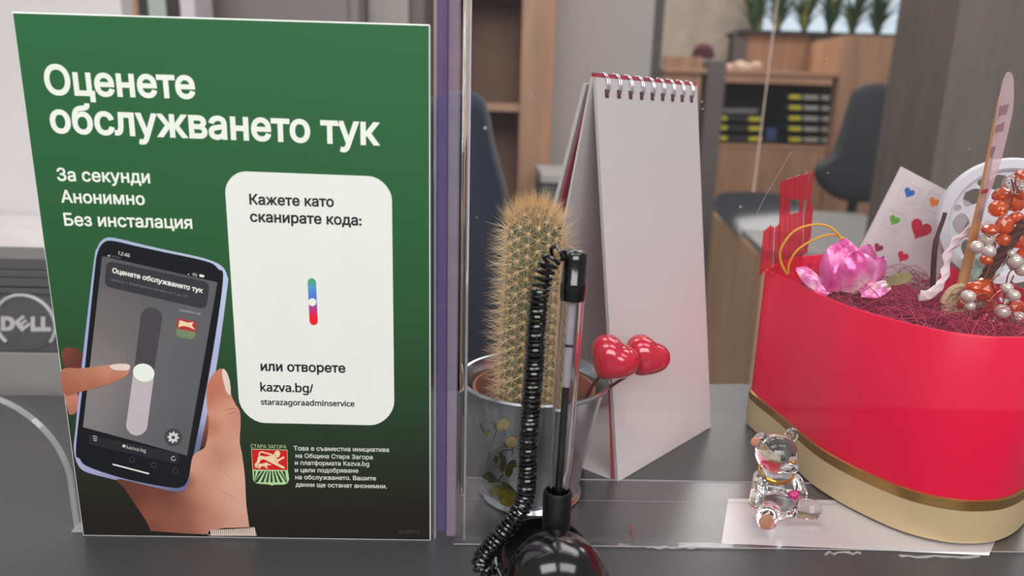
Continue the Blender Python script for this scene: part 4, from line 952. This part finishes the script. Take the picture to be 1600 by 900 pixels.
# badge
bc = atY(41, 505, MY-.0034); bs = (atY(90, 505, MY-.0034)-bc).length
M().lathe([(0, 0), (bs*.9, 0), (bs*.9, .0008), (0, .0008)], bc, 48, V(0, -1, 0)).build('badge_disc', m_mon, mo, False)
rgp = [V(bc.x+bs*.945*cos(a), bc.y-.0008, bc.z+bs*.945*sin(a)) for a in [lerp(radians(-40), radians(222), k/60) for k in range(61)]]
M().tube(rgp, bs*.060, 8).build('badge_ring', m_monl, mo)
def badge(px): 
    P = [atY(x, y, MY-.0046) for x, y in px]; return M().prism(P, (0, .0012, 0))
def D_(pts): return [(x/3.75, 400+y/3.75) for x, y in pts]
dl = [(5, 352), (50, 354), (72, 360), (84, 375), (88, 398), (82, 420), (68, 434), (48, 439), (5, 438)]
di = [(30, 376), (45, 377), (56, 384), (60, 398), (55, 412), (44, 417), (30, 416)]
# letter D as an outline band
def band(o, i):
    m = M(); 
    vs, fs = fill([[Vector((x, -y)) for x, y in D_(o)], [Vector((x, -y)) for x, y in D_(i)][::-1]])
    n = len(vs); P = [atY(v.x, -v.y, MY-.0046) for v in vs]; m.add(P+[p+V(0, .0012, 0) for p in P], [tuple(t) for t in fs]+[tuple(k+n for k in t[::-1]) for t in fs]); return m
bdg = band(dl, di).build('badge_letter', m_monl, mo, False)
badge(D_([(80, 388), (132, 347), (146, 360), (112, 387), (120, 394), (148, 371), (158, 382), (130, 404), (138, 412), (168, 390), (180, 402), (128, 445)])).build('badge_letter', m_monl, mo, False)
for q in (180, 240): badge(D_([(q, 356), (q+24, 356), (q+24, 418), (q+58, 418), (q+58, 442), (q, 442)])).build('badge_letter', m_monl, mo, False)

# white desk and papers behind the monitor
ld = thing('side_desk', 'white desk with wooden edge behind the monitor at the left edge', 'desk', (-.6, .9, FL))
m_wd = wood('desk_beech', (196, 140, 96), (214, 160, 116), 5, .45, (1, .12, 1))
M().box((-1.5, .62, -.085), (-.22, 1.245, -.06), .002).build('desk_top', mat('white_laminate', (218, 214, 214), .5), ld, False)
M().box((-.222, .62, -.086), (-.212, 1.2, -.0585), .001).build('edge_band', m_wd, ld, False)
M().box((-1.45, 1.2, FL), (-.25, 1.22, -.085)).build('desk_back', m_wd, ld, False)
for xx in (-1.45, -.28): M().box((xx, .66, FL), (xx+.03, 1.18, -.085)).build('leg', m_wd, ld, False)
pz = -.0595
q = [atZ(-80, 345, pz), atZ(2, 362, pz), atZ(62, 388, pz), atZ(52, 402, pz), atZ(-10, 430, pz), atZ(-150, 420, pz)]
solo(M().prism(q, (0, 0, .0015)), 'paper_sheet', mat('white_paper', (214, 206, 207)), 'white paper sheets lying on the wooden desk behind the monitor', 'paper', q[0], smooth=False)

# ================================================================== ROOM BEHIND THE COUNTER
def xs(x, y, Y): return atY(x, y, Y).x
def zs_(x, y, Y): return atY(x, y, Y).z
def bgbox(x0, y0, x1, y1, Y, depth, zb=None, zt_=None, bev=.002):
    ym = (max(0, y0)+min(600, y1))/2; xm = (x0+x1)/2
    return M().box((xs(x0, ym, Y), Y, zs_(xm, y1, Y) if zb is None else zb), (xs(x1, ym, Y), Y+depth, zs_(xm, y0, Y) if zt_ is None else zt_), bev)
m_oak = wood('oak_veneer', (158, 118, 90), (180, 138, 108), 3, .5, (1, 1, .1))
m_oakd = wood('oak_inside', (128, 94, 74), (146, 108, 86), 3, .6, (1, 1, .1))
m_oakh = wood('oak_counter', (166, 124, 94), (186, 142, 110), 3, .45, (.1, 1, 1))
m_orng = mat('orange_edge_band', (200, 126, 82), .45)
# bookcase behind the planter
Y = 1.9
bcx0, bcx1 = xs(676, 150, Y), xs(862, 20, Y)
bc_ = thing('bookcase', 'open wooden bookcase behind the cactus and navy chair', 'bookcase', ((bcx0+bcx1)/2, Y, FL))
M().box((bcx1-.085, Y-.01, FL), (bcx1, Y+.36, 1.3), .001).build('side_panel', m_oak, bc_, False)
M().box((bcx1-.0005, Y-.012, FL), (bcx1+.007, Y+.36, 1.3)).build('edge_band', m_orng, bc_, False)
M().box((bcx0, Y, FL), (bcx0+.03, Y+.36, 1.3), .001).build('side_panel', m_oak, bc_, False)
M().box((bcx0, Y+.34, FL), (bcx1-.08, Y+.36, 1.3)).build('back_panel', m_oakd, bc_, False)
for zz in (zs_(800, 168, Y), zs_(800, 168, Y)+.36, zs_(800, 168, Y)-.36): M().box((bcx0+.03, Y+.005, zz-.012), (bcx1-.085, Y+.34, zz+.012), .001).build('shelf', m_oakh, bc_, False)
# grey partition behind the calendar
Y = 2.15
m_part = mat('partition_grey', (176, 170, 166), .6, scale=2, var=.03)
pt_ = thing('office_partition', 'tall pale grey partition panel behind the desk calendar', 'partition', (xs(940, 100, Y), Y, FL))
x0_, x1_ = xs(858, 100, Y), xs(1022, 40, Y)
M().box((x0_, Y, FL), (x1_, Y+.04, 1.3), .002).build('panel', m_part, pt_, False)
M().box((x1_, Y-.004, FL), (x1_+.03, Y+.045, 1.3), .002).build('frame_post', mat('dark_post', (78, 74, 72), .5), pt_, False)
M().box((x0_, Y-.03, FL), (x1_, Y-.001, zs_(880, 262, Y))).build('base_rail', mat('teal_grey', (86, 100, 102), .5), pt_, False)
# small cabinets between bookcase and partition
Y = 1.5
lc = thing('low_cabinet', 'low grey cabinet with pale top below the partition, behind the cactus', 'cabinet', (xs(860, 300, Y), Y, FL))
M().box((xs(846, 290, Y), Y, FL), (xs(905, 290, Y), Y+.3, zs_(875, 290, Y)), .002).build('carcass', mat('teal_grey', (86, 100, 102)), lc, False)
M().box((xs(845, 280, Y), Y-.01, zs_(875, 286, Y)), (xs(906, 280, Y), Y+.31, zs_(875, 272, Y)), .002).build('top', m_part, lc, False)

# chairs
def back_shape(px, Y, th):
    P = [(p.x, p.y) for p in spline([(v[0], v[1], 0) for v in px], 5, True)]
    c = Vector((sum(p[0] for p in P)/len(P), sum(p[1] for p in P)/len(P))); rs = []
    for d, s in ((0, .86), (.08, .94), (.25, 1), (.75, 1), (.92, .95), (1, .88)):
        rs.append([atY(c.x+(x-c.x)*s, c.y+(y-c.y)*s, Y)+V(0, th*d, 0) for x, y in P])
    return M().rings(rs)
m_nav = mat('navy_cloth', (26, 32, 52), .9, var=.15, scale=120, sheen=.2); m_dk = mat('charcoal_cloth', (54, 55, 60), .9, var=.12, scale=120)
def chair(name, lab, px, Y, th, m, seatz, cxp):
    c = atY(*cxp, Y); t = thing(name, lab, 'chair', (c.x, Y, FL))
    back_shape(px, Y, th).build('backrest', m, t)
    M().box((c.x-.24, Y+.02, seatz), (c.x+.22, Y+.46, seatz+.07), .03).build('seat', m, t)
    M().tube([(c.x, Y+.02, seatz+.4), (c.x, Y+.04, seatz+.1), (c.x, Y+.12, seatz-.02)], .022, 10).build('back_bracket', m_blkm, t)
    M().tube([(c.x, Y+.22, FL+.09), (c.x, Y+.22, seatz)], .026, 12).build('gas_column', m_blkm, t)
    for k in range(5):
        a = 2*pi*k/5; e = V(c.x+.27*cos(a), Y+.22+.27*sin(a), FL+.07); M().tube([(c.x, Y+.22, FL+.11), e], .02, 8).build('base_arm', m_blkm, t); M().sphere(e-V(0, 0, .04), (.02, .03, .03), 12, 8).build('caster', m_blkm, t)
    return t
chair('navy_chair', 'dark navy cloth office chair behind the screen, left of the cactus', ((662, 170), (690, 146), (730, 142), (752, 150), (764, 180), (772, 225), (784, 270), (797, 330), (800, 420), (790, 560), (700, 590), (640, 560), (640, 300)), .80, .09, m_nav, -.50, (715, 300))
chair('charcoal_chair', 'charcoal office chair backrest in front of the far counter, beside the pillar', ((1350, 136), (1392, 134), (1398, 180), (1392, 260), (1384, 310), (1330, 316), (1298, 300), (1282, 278), (1284, 262), (1308, 244), (1324, 205), (1338, 160)), 3.02, .09, m_dk, -.52, (1345, 260))

# far service unit with paper trays
Y = 3.7
m_gry = mat('grey_panel', (104, 96, 92), .6, scale=4); m_dark = mat('dark_inside', (58, 50, 48), .8)
fu = thing('far_counter_unit', 'wooden counter unit with open tray shelf and grey posts at the back', 'counter unit', (xs(1200, 200, Y), Y, FL))
zc = zs_(1215, 113, Y); zsh = zs_(1215, 226, Y)
M().box((xs(1035, 110, Y), Y-.02, zc-.018), (xs(1312, 113, Y), Y+.55, zc+.006), .003).build('counter_top', m_oakh, fu, False)
M().box((xs(1122, 122, Y), Y-.01, zs_(1215, 131, Y)), (xs(1300, 122, Y), Y+.02, zc-.018)).build('front_rail', m_oakh, fu, False)
M().box((xs(1120, 180, Y), Y+.40, zsh), (xs(1302, 180, Y), Y+.42, zc-.02)).build('shelf_back', m_dark, fu, False)
M().box((xs(1120, 226, Y), Y-.005, zsh-.02), (xs(1302, 226, Y), Y+.42, zsh)).build('shelf', m_oakh, fu, False)
M().box((xs(1110, 270, Y), Y, FL), (xs(1312, 270, Y), Y+.42, zsh-.02)).build('lower_panel', m_oak, fu, False)
M().box((xs(1096, 200, Y), Y-.03, FL), (xs(1124, 200, Y), Y+.4, zs_(1110, 95, Y)), .003).build('grey_post', m_gry, fu, False)
M().box((xs(1036, 110, Y), Y, zs_(1060, 150, Y)-.3), (xs(1097, 110, Y), Y+.03, zs_(1060, 88, Y)), .002).build('left_panel', m_oak, fu, False)
M().box((xs(1000, 200, Y), Y+.05, FL), (xs(1097, 200, Y), Y+.4, zs_(1060, 140, Y)), .002).build('dark_recess', m_gry, fu, False)
M().box((xs(1300, 180, Y), Y-.03, FL), (xs(1420, 180, Y), Y+.45, zs_(1350, 57, Y)), .003).build('tall_panel', m_oak, fu, False)
Y2 = Y+.45
M().box((xs(1163, 80, Y2), Y2, zc-.2), (xs(1268, 80, Y2), Y2+.03, zs_(1215, 53, Y2)), .002).build('upper_panel', m_oak, fu, False)
M().box((xs(1266, 85, Y2), Y2-.03, zc-.2), (xs(1306, 85, Y2), Y2+.03, zs_(1285, 55, Y2)), .002).build('upper_post', m_gry, fu, False)
M().box((xs(1148, 70, Y2), Y2-.02, zc-.1), (xs(1166, 70, Y2), Y2+.03, zs_(1156, 47, Y2)), .002).build('upper_post', m_gry, fu, False)
M().box((xs(1150, 50, Y2), Y2-.06, zs_(1270, 57, Y2)), (xs(1420, 50, Y2), Y2+.20, zs_(1270, 51, Y2)), .002).build('planter_ledge', mat('dark_ledge', (56, 56, 54), .5), fu, False)
m_tray = mat('black_tray', (52, 46, 44), .5); m_ylw = mat('yellow_label', (206, 196, 60), .5, var=.05); m_lab = mat('white_label', (170, 164, 156), .6)
TY = Y+.02
def tray(x0, x1, y, lab, ylw):
    zb = zs_((x0+x1)/2, y, TY); a, b = xs(x0, y, TY), xs(x1, y, TY); t = thing('paper_tray', lab, 'paper tray', ((a+b)/2, TY, zb), 'paper trays on the far shelf')
    m = M().box((a, TY, zb), (b, TY+.30, zb+.006)); m.box((a, TY, zb), (a+.006, TY+.30, zb+.044)); m.box((b-.006, TY, zb), (b, TY+.30, zb+.044)); m.box((a, TY+.294, zb), (b, TY+.30, zb+.044)); m.box((a, TY, zb), (b, TY+.006, zb+.030))
    m.build('tray', m_tray, t, False)
    for q0, q1, mm in ylw: M().box((lerp(a, b, q0), TY-.003, zb+.006), (lerp(a, b, q1), TY-.0005, zb+.027), .001).build('label', mm, t, False)
for i, y in enumerate((221, 205, 190)):
    tray(1114, 1193, y, ('lowest', 'middle', 'topmost')[i]+' black paper tray with yellow labels in the left far stack', ((.05, .27, m_ylw), (.30, .66, m_tray), (.70, .95, m_ylw)))
for i, y in enumerate((223, 206.5, 190, 173.5, 157)):
    tray(1228, 1299, y, ('lowest', 'second lowest', 'middle', 'second highest', 'topmost')[i]+' black paper tray with yellow label in the right far stack', ((.06, .32, m_ylw), (.38, .70, m_lab), (.78, .95, m_lab)))
zt2 = zs_(1153, 190, TY)+.046
for i in range(4):
    a, b = xs(1126+i*2, 175, TY), xs(1186, 175, TY); q = [V(a, TY+.02, zt2+.0065*i), V(b, TY+.02, zt2+.003+.0065*i), V(b, TY+.26, zt2+.003+.0065*i), V(a, TY+.26, zt2+.0065*i)]
    solo(M().prism(q, (0, 0, .0028)), 'paper_sheaf', mat('grey_paper', (176, 170, 174), .7), ('lowest', 'second lowest', 'third', 'topmost')[i]+' sheaf of pale paper heaped on the left tray stack', 'paper', q[0], 'papers on the left tray stack', False)
bl = atY(1208, 222, TY); solo(M().box((bl.x-.03, TY+.03, bl.z), (bl.x+.03, TY+.1, bl.z+.075), .006), 'blue_box', mat('blue_card', (50, 64, 104), .6), 'small dark blue box on the far shelf between the tray stacks', 'box', bl)
cl_ = zs_(1190, 110, Y)
pp1 = V(xs(1190, 106, Y), Y+.1, zc+.006); solo(M().prism([pp1+V(-.14, 0, 0), pp1+V(.17, -.04, 0), pp1+V(.2, .12, 0), pp1+V(-.1, .16, 0)], (0, 0, .006)), 'paper_stack', mat('white_paper', (214, 206, 207)), 'bright white papers lying on the far wooden counter', 'paper', pp1, smooth=False)
cb_ = V(xs(1180, 95, Y), Y+.26, zc+.006); m = M()
for k in range(9): m.sphere(cb_+V(random.uniform(-.06, .10), random.uniform(-.03, .03), .026+random.uniform(0, .02)), (.035, .03, .024), 12, 8)
solo(m, 'crumpled_bag', mat('tan_bag', (190, 160, 138), .8, bump=.6), 'crumpled tan bag on the far counter behind the papers', 'bag', cb_)
hcp = atY(1098, 90, Y+.2); cap = thing('maroon_cap', 'maroon knitted cap lying on the far counter', 'cap', hcp)
M().lathe([(.062, 0), (.062, .018), (.056, .045), (.040, .066), (.018, .076), (0, .078)], hcp, 32).build('crown', mat('maroon_wool', (80, 34, 40), .9, var=.2, scale=200), cap)
M().lathe([(.060, -.002), (.066, .002), (.066, .016), (.061, .019)], hcp, 32, None, (False, False)).build('cuff', mat('maroon_wool', (80, 34, 40)), cap)

# planting in front of the daylit window
Y3 = 5.0
wn = M().box((xs(1180, 0, Y3+1.1), Y3+1.1, .30), (xs(1440, 0, Y3+1.1), Y3+1.14, 1.6)).build('window_1', emit('daylight', (205, 225, 240), .9), None, False); wn['kind'] = 'structure'
pb_ = thing('planter_trough', 'long dark planter trough behind the far wooden panel', 'planter', (xs(1290, 60, Y3), Y3, zs_(1290, 110, Y3)))
tz = zs_(1290, 50, Y3)
M().box((xs(1160, 60, Y3), Y3-.02, tz-.25), (xs(1430, 60, Y3), Y3+.32, tz-.02), .005).build('trough', mat('dark_ledge', (56, 56, 54)), pb_, False)
M().box((xs(1163, 60, Y3), Y3-.01, tz-.03), (xs(1427, 60, Y3), Y3+.31, tz-.015)).build('soil', mat('brown_soil', (92, 60, 44)), pb_, False)
M().box((xs(1165, 60, Y3), Y3+.0, FL), (xs(1425, 60, Y3), Y3+.3, tz-.25)).build('support_wall', m_oakd, pb_, False)
m_l1 = mat('leaf_green', (66, 92, 50), .45, var=.35, scale=30); m_l2 = mat('leaf_dark', (40, 60, 40), .45, var=.3, scale=30); m_l3 = mat('leaf_yellow_green', (150, 150, 70), .45, var=.25, scale=30)
for i, x in enumerate((1188, 1226, 1268, 1308, 1345, 1385)):
    c = V(xs(x, 40, Y3), Y3+.12, tz-.016); t = thing('strap_leaf_plant', ('leftmost', 'second from left', 'third from left', 'third from right', 'second from right', 'rightmost')[i]+' strap-leaved green plant in the far planter trough', 'plant', c, 'plants in the far trough')
    gs = {0: M(), 1: M(), 2: M()}
    for k in range(70):
        a = random.uniform(0, 2*pi); L = random.uniform(.2, .5); sp_ = random.uniform(.05, .24); w = random.uniform(.008, .019); d = V(cos(a), sin(a)*.7, 0); sd = V(-sin(a), cos(a), 0); rs = []
        for j in range(7):
            u = j/6; p = c+d*(sp_*u*u+.01)+V(0, 0, L*(u-.25*u*u*sp_/.2)); ww = w*(1-u)**.6+.0004; rs.append([p-sd*ww, p+V(0, 0, -.002), p+sd*ww])
        gs[0 if k % 3 else (1 if k % 2 else 2)].rings(rs, False, (False, False))
    for g, mm in ((0, m_l1), (1, m_l2), (2, m_l3)): gs[g].build('leaves', mm, t)

# grey desk with wooden side behind the red box
dz = -.25
dk = thing('office_desk', 'glossy dark grey desk with wooden side panel behind the red box', 'desk', (1.3, 2.4, FL))
d1, d2, d3 = atZ(1115, 333, dz), atZ(1203, 414, dz), atZ(1120, 303, dz)
dirr = (d2-d1).normalized(); e2 = d1+dirr*2.0
m_dtop = mat('desk_top_grey', (150, 148, 146), .3, var=.04, scale=30)
back = V(dirr.y*-1, dirr.x, 0); back = back if back.x > 0 else -back
q = [d1+back*.02, d1+dirr*1.1, d1+dirr*1.1+back*.65, d1+back*.65, d1+back*.08-dirr*.06]
M().prism([p for p in q], (0, 0, .028)).build('desk_top', m_dtop, dk, False)
M().prism([d1, d1+dirr*1.1, V((d1+dirr*1.1).x, (d1+dirr*1.1).y, FL), V(d1.x, d1.y, FL)], back*.03).build('side_panel', wood('beech_panel', (212, 170, 128), (228, 188, 146), 3, .45, (1, 1, .1)), dk, False)
M().prism([d1+back*.6, d1+back*.6+dirr*1.1, V((d1+back*.6+dirr*1.1).x, (d1+back*.6+dirr*1.1).y, FL), V((d1+back*.6).x, (d1+back*.6).y, FL)], back*.03).build('side_panel', m_gry, dk, False)
# grey storage seen over the sign
Y = 1.3
ob = thing('binder_shelf', 'wooden shelf end beside upright binders, seen above the green sign', 'shelf', (xs(200, 20, Y), Y, FL))
M().box((xs(192, 20, Y), Y, FL), (xs(216, 20, Y), Y+.12, 1.2), .001).build('side_panel', m_oakh, ob, False)
M().box((xs(192, 20, Y), Y, FL), (xs(310, 20, Y), Y+.12, zs_(250, 120, Y)), .001).build('shelf_board', m_oakh, ob, False)
zb_ = zs_(250, 120, Y)+.0005
for x0, x1, c, lab in ((217, 229, (38, 40, 42), 'narrow black binder beside the wooden shelf end above the sign'), (231, 259, (168, 178, 168), 'pale grey-green binder upright above the green sign'), (260, 279, (44, 36, 34), 'dark brown binder upright above the green sign'), (281, 304, (206, 198, 202), 'white binder upright at the right of the row above the sign')):
    a, b = xs(x0, 20, Y), xs(x1, 20, Y); t = thing('binder', lab, 'binder', ((a+b)/2, Y+.002, zb_), 'binders above the sign')
    M().box((a, Y+.002, zb_), (b, Y+.10, zb_+.32), .002).build('cover', mat('binder_%d_%d_%d' % c, c, .5), t, False)
    M().lathe([(.0, 0), ((b-a)*.28, 0), ((b-a)*.28, .0008), ((b-a)*.18, .0008), (0, .0004)], V((a+b)/2, Y+.002, zb_+.06), 20, V(0, -1, 0)).build('finger_ring', m_chr, t)
Y = 1.5
m_loc = mat('locker_grey', (128, 121, 117), .55, scale=2, var=.04)
lk = thing('grey_locker', 'tall grey cabinet behind the green sign, seen over its top edge', 'cabinet', (xs(450, 10, Y), Y, FL))
M().box((xs(306, 10, Y), Y, FL), (xs(560, 10, Y), Y+.4, 1.2), .004).build('body', m_loc, lk, False)
M().box((xs(312, 10, Y), Y-.012, FL+.06), (xs(545, 10, Y), Y, 1.18), .004).build('door', mat('locker_door', (122, 115, 112), .5, scale=2), lk, False)
lk2 = thing('pale_cabinet', 'paler grey cabinet between the grey cabinet and the screen edge', 'cabinet', (xs(600, 10, Y), Y+.1, FL))
M().box((xs(562, 10, Y), Y+.1, FL), (xs(630, 10, Y), Y+.4, 1.2), .004).build('body', mat('pale_locker', (160, 152, 148), .55), lk2, False)
M().box((xs(631, 10, Y), Y+.12, FL), (xs(655, 10, Y), Y+.4, 1.2), .002).build('side_post', m_gry, lk2, False)

# dark panel made up on the office desk, slanted to catch lamp glare
pP = atY(1158, 345, 2.35); pn_ = ((CAM-pP).normalized()+(V(.34, -.44, 1.75)-pP).normalized()).normalized()
def onslant(x, y):
    d = ray(x, y); return CAM+d*((pP-CAM).dot(pn_)/d.dot(pn_))
dsp = thing('glare_panel', 'dark glossy panel added on the grey desk, slanted to catch lamp glare, seen left of the red comb', 'added_panel', V(pP.x, pP.y, dz+.028))
P_ = [(p.x, p.y) for p in spline([(v[0], v[1], 0) for v in ((1118, 330), (1121, 306), (1140, 300), (1200, 301), (1246, 312), (1254, 350), (1252, 398), (1206, 410), (1160, 372))], 5, True)]
q_ = [onslant(x, y) for x, y in P_]
M().prism(q_, -pn_*.02).build('panel', mat('dark_gloss', (44, 46, 51), .05, spec=1.0, coat=1.0, var=.05), dsp)
M().tube([pP-pn_*.02, pP-pn_*.10+V(0, 0, -.05), V(pP.x+.02, pP.y+.12, dz+.03)], .012, 8).build('glare_panel_stand', m_blkm, dsp)
